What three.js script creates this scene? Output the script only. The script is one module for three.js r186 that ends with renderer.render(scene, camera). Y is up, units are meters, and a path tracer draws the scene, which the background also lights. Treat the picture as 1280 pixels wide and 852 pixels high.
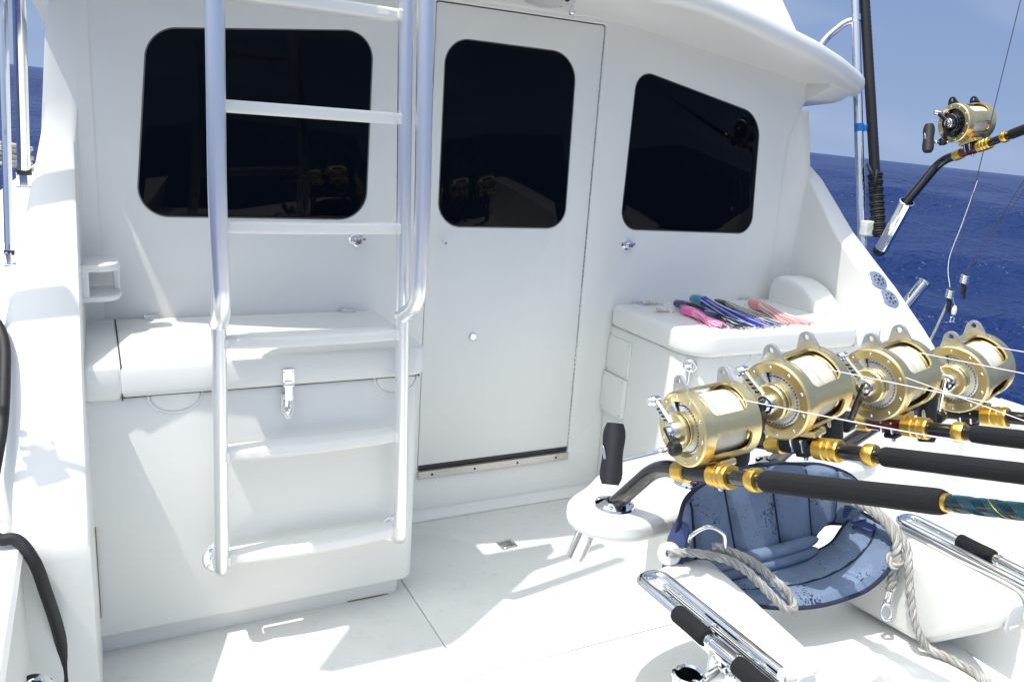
import * as THREE from 'three';
import { RoundedBoxGeometry } from 'three/addons/geometries/RoundedBoxGeometry.js';
import { mergeGeometries, toCreasedNormals } from 'three/addons/utils/BufferGeometryUtils.js';
import { TessellateModifier } from 'three/addons/modifiers/TessellateModifier.js';

const V = (x, y, z) => new THREE.Vector3(x, y, z);
const scene = new THREE.Scene();
// ---------- the boat lies a little over in the swell: everything aboard is built level and heeled at the end
const seaUp = V(0.02606, 0.99908, 0.03404).normalize();
const heel = new THREE.Matrix4().makeRotationFromQuaternion(new THREE.Quaternion().setFromUnitVectors(seaUp, V(0, 1, 0)));

// ---------- camera
const camera = new THREE.PerspectiveCamera(45.73, 1024 / 681, 0.05, 30000);
{
  const yaw = THREE.MathUtils.degToRad(27.789), pitch = THREE.MathUtils.degToRad(14.229), roll = THREE.MathUtils.degToRad(3.981);
  const f = V(Math.sin(yaw) * Math.cos(pitch), -Math.sin(pitch), -Math.cos(yaw) * Math.cos(pitch));
  const r = V(Math.cos(yaw), 0, Math.sin(yaw)), u = new THREE.Vector3().crossVectors(r, f);
  const r2 = r.clone().multiplyScalar(Math.cos(roll)).addScaledVector(u, Math.sin(roll));
  const u2 = u.clone().multiplyScalar(Math.cos(roll)).addScaledVector(r, -Math.sin(roll));
  const m = new THREE.Matrix4().makeBasis(r2, u2, f.clone().negate()).setPosition(-1.1028, 1.5416, 2.8317);
  m.premultiply(heel).decompose(camera.position, camera.quaternion, camera.scale);
  camera.scale.set(1, 1, 1);
}
// ---------- sky, sun, exposure
const sunTo = V(-0.38, 1, 0.06).normalize().transformDirection(heel);
const SUN = 2.9, EXPOSURE = 1.36;
function rng(seed) { let s = seed >>> 0; return () => { s = (s + 0x6D2B79F5) | 0; let t = Math.imul(s ^ (s >>> 15), 1 | s); t = (t + Math.imul(t ^ (t >>> 7), 61 | t)) ^ t; return ((t ^ (t >>> 14)) >>> 0) / 4294967296; }; }
function noise3(seed) {                                    // smooth value noise, wraps every `p` cells
  const R = rng(seed), N = 4096, tab = new Float32Array(N); for (let i = 0; i < N; i++) tab[i] = R();
  const h = (x, y, z) => tab[(x * 73 + y * 179 + z * 283 + (x ^ (y << 3)) * 31) & (N - 1)];
  return (x, y, z, p = 4096) => {
    const w = (a) => ((a % p) + p) % p, X = Math.floor(x), Y = Math.floor(y), Z = Math.floor(z);
    const s = (t) => t * t * (3 - 2 * t), a = s(x - X), b = s(y - Y), c = s(z - Z), L = (q, r2, t) => q + (r2 - q) * t;
    const g = (i, j, k) => h(w(X + i), w(Y + j), w(Z + k));
    return L(L(L(g(0, 0, 0), g(1, 0, 0), a), L(g(0, 1, 0), g(1, 1, 0), a), b), L(L(g(0, 0, 1), g(1, 0, 1), a), L(g(0, 1, 1), g(1, 1, 1), a), b), c);
  };
}
{
  const W = 1024, H = 512, d = new Float32Array(W * H * 4), n = noise3(11);
  const fbm = (x, y, z) => { let s = 0, a = 0.5, f = 1; for (let i = 0; i < 5; i++) { s += a * n(x * f + 50, y * f + 50, z * f + 50); a *= 0.5; f *= 2.03; } return s; };
  for (let j = 0; j < H; j++) for (let i = 0; i < W; i++) {
    const el = ((j + 0.5) / H - 0.5) * Math.PI, az = ((i + 0.5) / W - 0.5) * 2 * Math.PI;
    const x = Math.cos(el) * Math.cos(az), y = Math.sin(el), z = Math.cos(el) * Math.sin(az), e = Math.max(y, 0);
    const k = Math.exp(-e * 5), cosS = Math.max(0, x * sunTo.x + y * sunTo.y + z * sunTo.z);
    let r = 0.142 + 0.105 * k, g = 0.222 + 0.11 * k, b = 0.425 + 0.07 * k;
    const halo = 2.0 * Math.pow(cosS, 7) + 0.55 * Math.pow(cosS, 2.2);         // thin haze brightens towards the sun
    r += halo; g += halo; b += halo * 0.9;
    const q = 1 / (e + 0.12), c = THREE.MathUtils.smoothstep(fbm(x * q * 0.55, 2.1, z * q * 1.3), 0.44, 0.72) * 0.3 * THREE.MathUtils.smoothstep(e, -0.02, 0.1);
    const cl = 0.66 + halo * 0.4;
    r += (cl - r) * c; g += (cl * 1.02 - g) * c; b += (cl * 1.16 - b) * c;
    const o = (j * W + i) * 4; d[o] = r; d[o + 1] = g; d[o + 2] = b; d[o + 3] = 1;
  }
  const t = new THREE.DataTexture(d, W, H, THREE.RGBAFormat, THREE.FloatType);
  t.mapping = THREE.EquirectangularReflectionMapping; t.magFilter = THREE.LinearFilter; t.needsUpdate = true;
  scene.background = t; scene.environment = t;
}
const sun = new THREE.DirectionalLight(new THREE.Color(1, 0.965, 0.9), SUN);
sun.position.copy(sunTo).multiplyScalar(20); sun.castShadow = true;
Object.assign(sun.shadow.camera, { left: -6, right: 6, top: 6, bottom: -6, near: 1, far: 40 });
sun.shadow.mapSize.set(4096, 4096);
scene.add(sun, sun.target);

// ---------- textures
function tex(W, H, fn, srgb) {
  const d = new Uint8Array(W * H * 4), D = rng(W * 7 + H); if (srgb) { const f0 = fn; fn = (u, v) => { const q = (D() - 0.5) / 90; return f0(u, v).map((x) => Math.min(1, Math.max(0, x + q))); }; }
  for (let j = 0; j < H; j++) for (let i = 0; i < W; i++) { const c = fn(i / W, j / H), o = (j * W + i) * 4; d[o] = c[0] * 255; d[o + 1] = c[1] * 255; d[o + 2] = c[2] * 255; d[o + 3] = 255; }
  const t = new THREE.DataTexture(d, W, H, THREE.RGBAFormat, THREE.UnsignedByteType);
  t.wrapS = t.wrapT = THREE.RepeatWrapping; t.magFilter = THREE.LinearFilter; t.minFilter = THREE.LinearMipmapLinearFilter; t.generateMipmaps = true;
  if (srgb) t.colorSpace = THREE.SRGBColorSpace; t.needsUpdate = true; return t;
}
const nz = noise3(5);
const fb = (u, v, p, o, s = 0) => { let a = 0.5, t = 0, q = p; for (let i = 0; i < o; i++) { t += a * nz(u * q + s * 7.3 % 1, v * q, s + i * 3.7, q); a *= 0.5; q *= 2; } return t / (1 - Math.pow(0.5, o)); };
const grey = (v) => { v = Math.min(1, Math.max(0, v)); return [v, v, v]; };
const tGel = tex(512, 512, (u, v) => { const a = fb(u, v, 4, 5, 1), s = Math.max(0, fb(u, v, 16, 3, 2) - 0.62) * 0.3; const k = 0.975 + (a - 0.5) * 0.03; return [k, k, k * 0.995].map((x) => Math.min(1, x)); }, true);
const tGelR = tex(512, 512, (u, v) => grey(0.75 + (fb(u, v, 8, 5, 3) - 0.5) * 0.7));
const tWavy = tex(256, 256, (u, v) => grey(fb(u, v, 3, 3, 31)));
const tSkidB = tex(512, 512, (u, v) => grey(fb(u, v, 64, 3, 4)));
const tSkidC = tex(512, 512, (u, v) => { const k = 0.955 + (fb(u, v, 5, 6, 6) - 0.5) * 0.09 - Math.max(0, fb(u, v, 24, 3, 8) - 0.66) * 0.15; return [k, k, k * 0.992].map((x) => Math.min(1, x)); }, true);
const tBrush = tex(256, 256, (u, v) => grey(0.55 + (nz(u * 4, v * 200, 2, 200) - 0.5) * 0.5 + (fb(u, v, 8, 3, 9) - 0.5) * 0.3));
const tFab = tex(512, 512, (u, v) => {
  const w = fb(u, v, 6, 5, 12), st = THREE.MathUtils.smoothstep(fb(u, v, 90, 3, 14) * 0.45 + fb(u, v, 5, 3, 15) * 0.6, 0.62, 0.72), k = 0.9 + (w - 0.5) * 0.35;
  return [0.475 * k * (1 - st * 0.72), 0.555 * k * (1 - st * 0.7), 0.675 * k * (1 - st * 0.66)];
}, true);
const tWeave = tex(256, 256, (u, v) => grey(0.5 + 0.25 * Math.sin(u * 2 * Math.PI * 64) * Math.sin(v * 2 * Math.PI * 64) + (nz(u * 128, v * 128, 3, 128) - 0.5) * 0.5));
const tFoam = tex(256, 256, (u, v) => grey(fb(u, v, 64, 3, 21)));
const tRope = tex(256, 64, (u, v) => { const k = 0.8 + (nz(u * 16, v * 40, 5, 16) - 0.5) * 0.5; return [k, k * 0.985, k * 0.95].map((x) => Math.min(1, x)); }, true);
const tLine = tex(64, 256, (u, v) => grey(0.92 + (nz(u * 4, v * 90, 7, 90) - 0.5) * 0.14));
const tWave = tex(1024, 1024, (u, v) => {
  let s = 0; for (let i = 0; i < 6; i++) { const q = [7, 12, 19, 33, 57, 96][i], a = [0.3, 0.26, 0.18, 0.13, 0.08, 0.05][i], t = nz(u * q, v * q * 1.0 + i, 30 + i * 2.3, q); s += a * (1 - Math.abs(2 * t - 1)); }
  return grey(s);
});
// ---------- materials
const std = (o) => new THREE.MeshStandardMaterial(o), phy = (o) => new THREE.MeshPhysicalMaterial(o);
const rgb = (r, g, b) => new THREE.Color().setRGB(r, g, b);
const M = {
  gel: phy({ color: rgb(0.845, 0.848, 0.82), map: tGel, roughness: 0.3, specularIntensity: 0.9, bumpMap: tWavy, bumpScale: 0.0035 }),
  gelGrey: phy({ color: rgb(0.62, 0.63, 0.63), map: tGel, roughness: 0.5 }),
  floor: std({ color: rgb(0.815, 0.815, 0.79), map: tSkidC, roughness: 0.7, bumpMap: tSkidB, bumpScale: 0.0006 }),
  seam: std({ color: rgb(0.16, 0.16, 0.155), roughness: 0.8 }),
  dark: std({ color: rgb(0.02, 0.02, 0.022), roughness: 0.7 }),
  glass: phy({ color: rgb(0.002, 0.0035, 0.006), roughness: 0.02, ior: 1.45, specularIntensity: 0.22 }),
  gasket: std({ color: rgb(0.5, 0.51, 0.51), roughness: 0.6 }),
  alu: phy({ color: rgb(0.93, 0.935, 0.95), metalness: 1, roughness: 0.36 }),
  chrome: std({ color: rgb(0.86, 0.87, 0.88), metalness: 1, roughness: 0.07 }),
  steel: std({ color: rgb(0.72, 0.73, 0.74), metalness: 1, roughness: 0.22, roughnessMap: tBrush }),
  sill: std({ color: rgb(0.55, 0.52, 0.47), metalness: 0.7, roughness: 0.5, roughnessMap: tBrush }),
  step: phy({ color: rgb(0.86, 0.857, 0.82), map: tGel, roughness: 0.35 }),
  reel: std({ color: rgb(0.82, 0.685, 0.375), metalness: 1, roughness: 0.36 }),
  reelBright: std({ color: rgb(0.86, 0.72, 0.34), metalness: 1, roughness: 0.22 }),
  collar: std({ color: rgb(0.88, 0.56, 0.13), metalness: 1, roughness: 0.33 }),
  plate: std({ color: rgb(0.72, 0.73, 0.74), metalness: 1, roughness: 0.35 }),
  lug: std({ color: rgb(0.6, 0.6, 0.57), metalness: 0.9, roughness: 0.4 }),
  black: std({ color: rgb(0.012, 0.012, 0.014), roughness: 0.35 }),
  blackGloss: phy({ color: rgb(0.008, 0.008, 0.01), roughness: 0.12, clearcoat: 0.6, clearcoatRoughness: 0.08 }),
  maroon: phy({ color: rgb(0.13, 0.01, 0.012), roughness: 0.2, clearcoat: 0.6 }),
  foam: std({ color: rgb(0.0065, 0.007, 0.009), roughness: 0.92, bumpMap: tFoam, bumpScale: 0.0008 }),
  rubber: std({ color: rgb(0.012, 0.0125, 0.015), roughness: 0.6, bumpMap: tFoam, bumpScale: 0.0005 }),
  line: std({ color: rgb(0.66, 0.645, 0.57), map: tLine, roughness: 0.6 }),
  thread: phy({ color: rgb(0.75, 0.76, 0.78), roughness: 0.3 }),
  threadDark: std({ color: rgb(0.05, 0.06, 0.1), roughness: 0.5 }),
  wrap: std({ color: rgb(0.008, 0.075, 0.1), metalness: 0.4, roughness: 0.3 }),
  fabric: phy({ color: rgb(1.0, 0.98, 0.96), map: tFab, roughness: 0.9, bumpMap: tWeave, bumpScale: 0.0006, sheen: 0.4, sheenRoughness: 0.6 }),
  navy: phy({ color: rgb(0.018, 0.026, 0.06), roughness: 0.85, bumpMap: tWeave, bumpScale: 0.0006 }),
  navyPatch: std({ color: rgb(0.05, 0.075, 0.2), roughness: 0.85, bumpMap: tWeave, bumpScale: 0.0006 }),
  vinyl: phy({ color: rgb(0.8, 0.797, 0.765), map: tGel, roughness: 0.42, bumpMap: tFoam, bumpScale: 0.0003 }),
  rope: std({ color: rgb(0.60, 0.605, 0.61), map: tRope, roughness: 0.9 }),
  plasticWhite: phy({ color: rgb(0.8, 0.8, 0.79), roughness: 0.32 }),
  grille: std({ color: rgb(0.36, 0.42, 0.52), metalness: 0.6, roughness: 0.35 }),
  tape: std({ color: rgb(0.02, 0.2, 0.62), roughness: 0.5 }),
  stain: std({ color: rgb(0.22, 0.13, 0.06), roughness: 0.9 }),
};
const vinylSkin = (r, g, b, o = {}) => phy({ color: rgb(r, g, b), roughness: 0.3, transmission: 0.25, thickness: 0, ...o });

// ---------- geometry helpers
function clean(g) {
  g = g.index ? g.toNonIndexed() : g;
  for (const k of Object.keys(g.attributes)) if (!['position', 'normal', 'uv'].includes(k)) g.deleteAttribute(k);
  if (!g.attributes.normal) g.computeVertexNormals();
  if (!g.attributes.uv) g.setAttribute('uv', new THREE.BufferAttribute(new Float32Array(g.attributes.position.count * 2), 2));
  g.morphAttributes = {}; g.clearGroups && g.clearGroups();
  return g;
}
const merge = (...gs) => { gs = gs.flat(); return gs.length === 1 ? clean(gs[0]) : mergeGeometries(gs.map(clean)); };
function boxUV(g, s = 1) {                                 // uv in metres, from the face's main direction
  g = clean(g); const p = g.attributes.position, n = g.attributes.normal, uv = new Float32Array(p.count * 2);
  for (let i = 0; i < p.count; i += 3) {
    let ax = 0, ay = 0, az = 0; for (let k = 0; k < 3; k++) { ax += Math.abs(n.getX(i + k)); ay += Math.abs(n.getY(i + k)); az += Math.abs(n.getZ(i + k)); }
    for (let k = 0; k < 3; k++) { const x = p.getX(i + k), y = p.getY(i + k), z = p.getZ(i + k), o = (i + k) * 2; if (ay >= ax && ay >= az) { uv[o] = x * s; uv[o + 1] = z * s; } else if (ax >= az) { uv[o] = z * s; uv[o + 1] = y * s; } else { uv[o] = x * s; uv[o + 1] = y * s; } }
  }
  g.setAttribute('uv', new THREE.BufferAttribute(uv, 2)); return g;
}
const box = (cx, cy, cz, w, h, d, r = 0.004, seg = 3) => new RoundedBoxGeometry(w, h, d, seg, Math.min(r, w / 2.01, h / 2.01, d / 2.01)).translate(cx, cy, cz);
const box2 = (x0, x1, y0, y1, z0, z1, r, seg) => box((x0 + x1) / 2, (y0 + y1) / 2, (z0 + z1) / 2, x1 - x0, y1 - y0, z1 - z0, r, seg);
function orient(g, a, b) {                                 // a geometry along +y from 0 to its length, put on a -> b
  const q = new THREE.Quaternion().setFromUnitVectors(V(0, 1, 0), b.clone().sub(a).normalize());
  return g.applyQuaternion(q).translate(a.x, a.y, a.z);
}
function rod(a, b, r0, r1 = r0, seg = 24, ch = 0.0015) {   // a round bar with softened ends
  const L = a.distanceTo(b), c = Math.min(ch, r0 * 0.4 + 1e-5, r1 * 0.4 + 1e-5, L * 0.3);
  const p = [[0, 0], [r0 - c, 0], [r0, c], [r1, L - c], [r1 - c, L], [0, L]].map(([x, y]) => new THREE.Vector2(Math.max(x, 0), y));
  return orient(toCreasedNormals(new THREE.LatheGeometry(p, seg), 0.6), a, b);
}
const ccw = (p) => { let A = 0; for (let i = 0; i < p.length; i++) { const q = p[(i + 1) % p.length]; A += p[i][0] * q[1] - q[0] * p[i][1]; } return A < 0 ? p.slice().reverse() : p; };
const turn = (prof, a, b, seg = 40, crease = 0.5) => orient(toCreasedNormals(new THREE.LatheGeometry(ccw(prof).map(([r, y]) => new THREE.Vector2(r, y)), seg), crease), a, b);
function tube(pts, r, n = 64, rs = 14, closed = false, tension = 0.5, type = 'catmullrom') {
  const c = new THREE.CatmullRomCurve3(pts, closed, type, tension), g = [new THREE.TubeGeometry(c, n, r, rs, closed)];
  if (!closed) for (const p of [pts[0], pts[pts.length - 1]]) g.push(new THREE.SphereGeometry(r, rs, 8).translate(p.x, p.y, p.z));
  return merge(g);
}
function bent(pts, r, fillet, n = 10, rs = 18) {           // straight runs joined by round bends
  const path = new THREE.CurvePath(); let last = pts[0];
  for (let i = 1; i < pts.length - 1; i++) {
    const p = pts[i], d0 = pts[i - 1].clone().sub(p).normalize(), d1 = pts[i + 1].clone().sub(p).normalize(), f = Math.min(fillet, p.distanceTo(pts[i - 1]) * 0.48, p.distanceTo(pts[i + 1]) * 0.48);
    const a = p.clone().addScaledVector(d0, f), b = p.clone().addScaledVector(d1, f);
    path.add(new THREE.LineCurve3(last, a)); path.add(new THREE.QuadraticBezierCurve3(a, p, b)); last = b;
  }
  path.add(new THREE.LineCurve3(last, pts[pts.length - 1]));
  const all = []; for (const c of path.curves) { const k = c.isLineCurve3 ? 3 : n; for (let i = all.length ? 1 : 0; i <= k; i++) all.push(c.getPoint(i / k)); }
  return sweep(all, r, rs);
}
function sweep(P, r, rs = 14, cap = true) {                // a tube through exactly these points; r may be a function of 0..1
  const rr = typeof r === 'function' ? r : () => r, pos = [], idx = [], uv = [], nor = [];
  let t0 = P[1].clone().sub(P[0]).normalize(), N = Math.abs(t0.y) < 0.9 ? V(0, 1, 0) : V(1, 0, 0); let len = 0;
  for (let i = 0; i < P.length; i++) {
    const t = P[Math.min(i + 1, P.length - 1)].clone().sub(P[Math.max(i - 1, 0)]).normalize(); N = N.clone().addScaledVector(t, -N.dot(t)).normalize();
    const Bn = new THREE.Vector3().crossVectors(t, N), R = rr(i / (P.length - 1)); if (i) len += P[i].distanceTo(P[i - 1]);
    for (let k = 0; k <= rs; k++) { const a = -k / rs * 2 * Math.PI, n = N.clone().multiplyScalar(Math.cos(a)).addScaledVector(Bn, Math.sin(a)); pos.push(P[i].x + n.x * R, P[i].y + n.y * R, P[i].z + n.z * R); nor.push(n.x, n.y, n.z); uv.push(len * 4, k / rs); }
  }
  for (let i = 0; i < P.length - 1; i++) for (let k = 0; k < rs; k++) { const a = i * (rs + 1) + k, b = a + rs + 1; idx.push(a, b, a + 1, b, b + 1, a + 1); }
  const g = new THREE.BufferGeometry(); g.setAttribute('position', new THREE.Float32BufferAttribute(pos, 3)); g.setAttribute('normal', new THREE.Float32BufferAttribute(nor, 3)); g.setAttribute('uv', new THREE.Float32BufferAttribute(uv, 2)); g.setIndex(idx);
  const out = [g];
  if (cap) for (const [i, j] of [[0, 1], [P.length - 1, P.length - 2]]) { const R = rr(i ? 1 : 0); const d = P[i].clone().sub(P[j]).normalize(); const c = new THREE.CircleGeometry(R, rs); c.applyQuaternion(new THREE.Quaternion().setFromUnitVectors(V(0, 0, 1), d)).translate(P[i].x, P[i].y, P[i].z); out.push(c); }
  return merge(out);
}
const curve = (pts, n, closed = false) => new THREE.CatmullRomCurve3(pts, closed, 'centripetal').getPoints(n);
function shapeOf(pts, r = 0) {                             // polygon with rounded corners
  const s = new THREE.Shape(), n = pts.length;
  for (let i = 0; i < n; i++) {
    const p = new THREE.Vector2(...pts[i]), a = new THREE.Vector2(...pts[(i + n - 1) % n]), b = new THREE.Vector2(...pts[(i + 1) % n]);
    const rr = Math.min(pts[i][2] ?? r, p.distanceTo(a) * 0.49, p.distanceTo(b) * 0.49), u = a.clone().sub(p).setLength(rr).add(p), w = b.clone().sub(p).setLength(rr).add(p);
    if (rr < 1e-6) { i ? s.lineTo(p.x, p.y) : s.moveTo(p.x, p.y); continue; }
    i ? s.lineTo(u.x, u.y) : s.moveTo(u.x, u.y);
    const m = 0.55; s.bezierCurveTo(u.x + (p.x - u.x) * m, u.y + (p.y - u.y) * m, w.x + (p.x - w.x) * m, w.y + (p.y - w.y) * m, w.x, w.y);
  }
  s.closePath(); return s;
}
function extr(shape, depth, bevel = 0.003, plane = 'xy', at = 0, cs = 14, bs = 3) {
  // plane xy: grows towards +z from at; yz: shape is (z, y), grows towards -x from at; xz: shape is (x, z), grows towards -y from at
  let g = new THREE.ExtrudeGeometry(shape, { depth: Math.max(depth - 2 * bevel, 1e-4), bevelEnabled: bevel > 0, bevelThickness: bevel, bevelSize: bevel, bevelOffset: -bevel, bevelSegments: bs, curveSegments: cs });
  g = toCreasedNormals(g, 0.55); g.translate(0, 0, bevel);
  if (plane === 'yz') g.rotateY(-Math.PI / 2).translate(at, 0, 0);
  else if (plane === 'xz') g.rotateX(Math.PI / 2).translate(0, at, 0);
  else g.translate(0, 0, at);
  return g;
}
function loft(rows, { closedU = false, capEnds = false, crease = 0.7, flip = false, toward = null } = {}) {   // rows of points joined into a skin
  const pos = [], tri = (a, b, c) => { for (const p of flip ? [a, c, b] : [a, b, c]) pos.push(p.x, p.y, p.z); }, m = rows[0].length;
  for (let i = 0; i < rows.length - 1; i++) for (let k = 0; k < (closedU ? m : m - 1); k++) { const a = rows[i][k], b = rows[i][(k + 1) % m], c = rows[i + 1][k], d = rows[i + 1][(k + 1) % m]; tri(a, b, c); tri(b, d, c); }
  if (capEnds) for (const [row, f] of [[rows[0], 1], [rows[rows.length - 1], 0]]) { const c = row.reduce((s, p) => s.add(p), V(0, 0, 0)).multiplyScalar(1 / m); for (let k = 0; k < m; k++) { const a = row[k], b = row[(k + 1) % m]; f ? tri(c, b, a) : tri(c, a, b); } }
  let sum = 0; const A = V(0, 0, 0), B = V(0, 0, 0), C = V(0, 0, 0), O = rows[0][0];       // faces look outwards, or towards the given direction
  for (let i = 0; i < pos.length; i += 9) { A.fromArray(pos, i).sub(O); B.fromArray(pos, i + 3).sub(O); C.fromArray(pos, i + 6).sub(O); sum += toward ? B.sub(A).cross(C.sub(A)).dot(toward) : capEnds ? A.dot(B.cross(C)) : 1; }
  if (sum < 0) for (let i = 0; i < pos.length; i += 9) for (let k = 0; k < 3; k++) { const t = pos[i + 3 + k]; pos[i + 3 + k] = pos[i + 6 + k]; pos[i + 6 + k] = t; }
  const g = new THREE.BufferGeometry(); g.setAttribute('position', new THREE.Float32BufferAttribute(pos, 3));
  return boxUV(toCreasedNormals(g, crease));
}
// ---------- objects
const aboard = [], used = new Map();
function numbered(n) { const k = used.get(n) ?? 0; used.set(n, k + 1); return k ? n + '_' + String(k).padStart(3, '0') : n; }
function tagAll(o, label, category, group, kind) { o.userData.label = label; if (category) o.userData.category = category; if (group) o.userData.group = group; if (kind) o.userData.kind = kind; return o; }
const base = new Map();
function thing(name, label, category, at = V(0, 0, 0), group, kind) {      // a group at the thing's base; parts are given in boat coordinates
  const o = new THREE.Group(); o.name = numbered(name); o.position.copy(at); base.set(o, at.clone());
  scene.add(o); aboard.push(o); return tagAll(o, label, category, group, kind);
}
const SPLIT = new Set(['screw', 'bolt', 'clamp_bolt', 'grip_band', 'plate_screw', 'grille_hole', 'back_support', 'arm_side', 'shadow_bar', 'tooth', 'lever_groove']);
function part(parent, name, geo, mat, label) {
  if (Array.isArray(geo) && geo.length > 1 && SPLIT.has(name) && name !== 'tooth') { let m; for (const g of geo) m = part(parent, name, [g], mat, label); return m; }
  const g = merge(geo), m = new THREE.Mesh(g, mat); let b = base.get(parent); if (b) g.translate(-b.x, -b.y, -b.z);
  m.name = name; m.castShadow = m.receiveShadow = true; if (b) base.set(m, b); if (label) m.userData.label = label; parent.add(m); return m;
}
function solo(name, label, category, geo, mat, group, kind) {              // a thing of one mesh
  const g = merge(geo); g.computeBoundingBox(); const c = g.boundingBox.getCenter(V(0, 0, 0)); c.y = g.boundingBox.min.y; g.translate(-c.x, -c.y, -c.z);
  const m = new THREE.Mesh(g, mat); m.name = numbered(name); m.position.copy(c); m.castShadow = m.receiveShadow = true; scene.add(m); aboard.push(m); return tagAll(m, label, category, group, kind);
}
function screw(p, n, r = 0.005) { return turn([[0, 0], [r, 0], [r, 0.001], [r * 0.6, 0.0025], [r * 0.25, 0.0028], [r * 0.2, 0.0014], [0, 0.0014]], p, p.clone().add(n), 14, 0.4); }
const XC = 0.36, side = (s, d) => XC + s * d;

// =====================================================================  SEA
{
  const n = noise3(77), rings = 230, seg = 480, pos = [], uv = [], idx = [];
  const W = []; const R = rng(3); for (let i = 0; i < 16; i++) { const L = 0.9 * Math.pow(1.34, i), a = 2.3 + (R() - 0.5) * 1.9; W.push([Math.cos(a) * 2 * Math.PI / L, Math.sin(a) * 2 * Math.PI / L, R() * 6.28, 0.0185 * Math.pow(L, 0.76), L]); }
  for (let i = 0; i < rings; i++) {
    const r = 1.5 * Math.pow(14000 / 1.5, Math.pow(i / (rings - 1), 1.12)), cell = Math.max(r * 2 * Math.PI / seg, r * 0.045);
    for (let k = 0; k <= seg; k++) {
      const a = k / seg * 2 * Math.PI, x = Math.cos(a) * r + 0.4, z = Math.sin(a) * r + 1; let h = 0;
      for (const [kx, kz, ph, A, L] of W) { const f = THREE.MathUtils.clamp(L / cell - 1.6, 0, 2) / 2; if (f > 0) { const s = Math.sin(kx * x + kz * z + ph + 2.2 * n(x / L * 0.23 + 90, z / L * 0.23 + 90, 3)); h += f * A * (s + 0.35 * s * s - 0.17); } }
      pos.push(x, -0.42 + h * THREE.MathUtils.smoothstep(r, 1.5, 5), z); uv.push(x / 5, z / 5);
    }
  }
  for (let i = 0; i < rings - 1; i++) for (let k = 0; k < seg; k++) { const a = i * (seg + 1) + k, b = a + seg + 1; idx.push(a, a + 1, b, b, a + 1, b + 1); }
  const g = new THREE.BufferGeometry(); g.setAttribute('position', new THREE.Float32BufferAttribute(pos, 3)); g.setAttribute('uv', new THREE.Float32BufferAttribute(uv, 2)); g.setIndex(idx); g.computeVertexNormals();
  const sea = new THREE.Mesh(g, phy({ color: rgb(0.003, 0.0165, 0.088), roughness: 0.28, ior: 1.333, specularIntensity: 0.75, bumpMap: tWave, bumpScale: 0.26 }));
  sea.name = 'sea'; sea.receiveShadow = true; scene.add(sea); tagAll(sea, 'dark blue choppy open sea reaching to the horizon', 'sea', null, 'structure');
}
// =====================================================================  COCKPIT FLOOR
{
  const f = thing('cockpit_floor', 'white non-skid cockpit floor laid in panels with thin seams', 'floor', V(XC, 0, 1), null, 'structure');
  part(f, 'underfloor', box2(side(-1, 1.72), side(1, 1.72), -0.12, -0.034, -0.05, 4.5, 0.003), M.seam);
  const panels = [[side(-1, 1.66), -0.2085, -0.02, 4.4], [-0.2045, side(1, 1.66), -0.02, 0.99], [-0.2045, side(1, 1.66), 0.994, 4.4]];
  const hole = { x: 0.259, z: 0.325, w: 0.07, d: 0.05 };
  panels.forEach(([x0, x1, z0, z1], i) => {
    const s = shapeOf([[x0, z0], [x1, z0], [x1, z1], [x0, z1]], 0.004);
    if (i === 1) s.holes.push(shapeOf([[0.227, 0.297], [0.227, 0.355], [0.293, 0.347], [0.293, 0.289]], 0.003));
    part(f, 'floor_panel', boxUV(extr(s, 0.034, 0.002, 'xz', 0), 1.3), M.floor);
  });
  const d = thing('floor_drain', 'small square grey metal drain set in the cockpit floor by the cabin door', 'drain', V(0.26, 0, 0.322));
  part(d, 'drain_rim', (() => { const s = shapeOf([[0.224, 0.293], [0.224, 0.359], [0.296, 0.351], [0.296, 0.285]], 0.004); s.holes.push(shapeOf([[0.234, 0.303], [0.234, 0.348], [0.286, 0.341], [0.286, 0.296]], 0.003)); return extr(s, 0.006, 0.001, 'xz', 0.003); })(), M.steel);
  part(d, 'drain_cup', [box2(0.23, 0.29, -0.03, -0.026, 0.293, 0.352, 0.001)], M.gelGrey);
  part(d, 'drain_flap', extr(shapeOf([[0.236, 0.318], [0.262, 0.345], [0.284, 0.34], [0.284, 0.312]], 0.002), 0.003, 0.0008, 'xz', -0.006), M.steel);
}
// =====================================================================  CABIN WALL, WINDOWS, DOOR
const winL = [[-0.987, 1.212, 0.1], [-0.935, 1.785, 0.085], [-0.222, 1.857, 0.1], [-0.235, 1.212, 0.1]];
const winR = [[0.865, 1.188, 0.085], [0.872, 1.838, 0.085], [1.562, 1.705, 0.1], [1.604, 1.174, 0.085]];
const winD = [[0.042, 1.19, 0.095], [0.042, 1.868, 0.095], [0.592, 1.866, 0.11], [0.6, 1.188, 0.085]];
function inset(pts, d) { const cx = pts.reduce((s, p) => s + p[0], 0) / 4, cy = pts.reduce((s, p) => s + p[1], 0) / 4; return pts.map(([x, y, r]) => [x + Math.sign(cx - x) * d, y + Math.sign(cy - y) * d, r - d]); }
const DOOR = [[0.004, 0.212, 0.006], [0.704, 0.212, 0.006], [0.704, 1.978, 0.012], [0.004, 1.978, 0.012]];
function windowIn(parent, pts, z) {
  const fr = shapeOf(inset(pts, -0.001)); fr.holes.push(shapeOf(inset(pts, 0.0045)));
  const w = part(parent, 'window', extr(shapeOf(inset(pts, 0.004)), 0.006, 0.0015, 'xy', z - 0.0075, 24), M.glass);
  part(w, 'window_seal', extr(fr, 0.006, 0.001, 'xy', z - 0.0085, 24), M.seam);
  return w;
}
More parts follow.
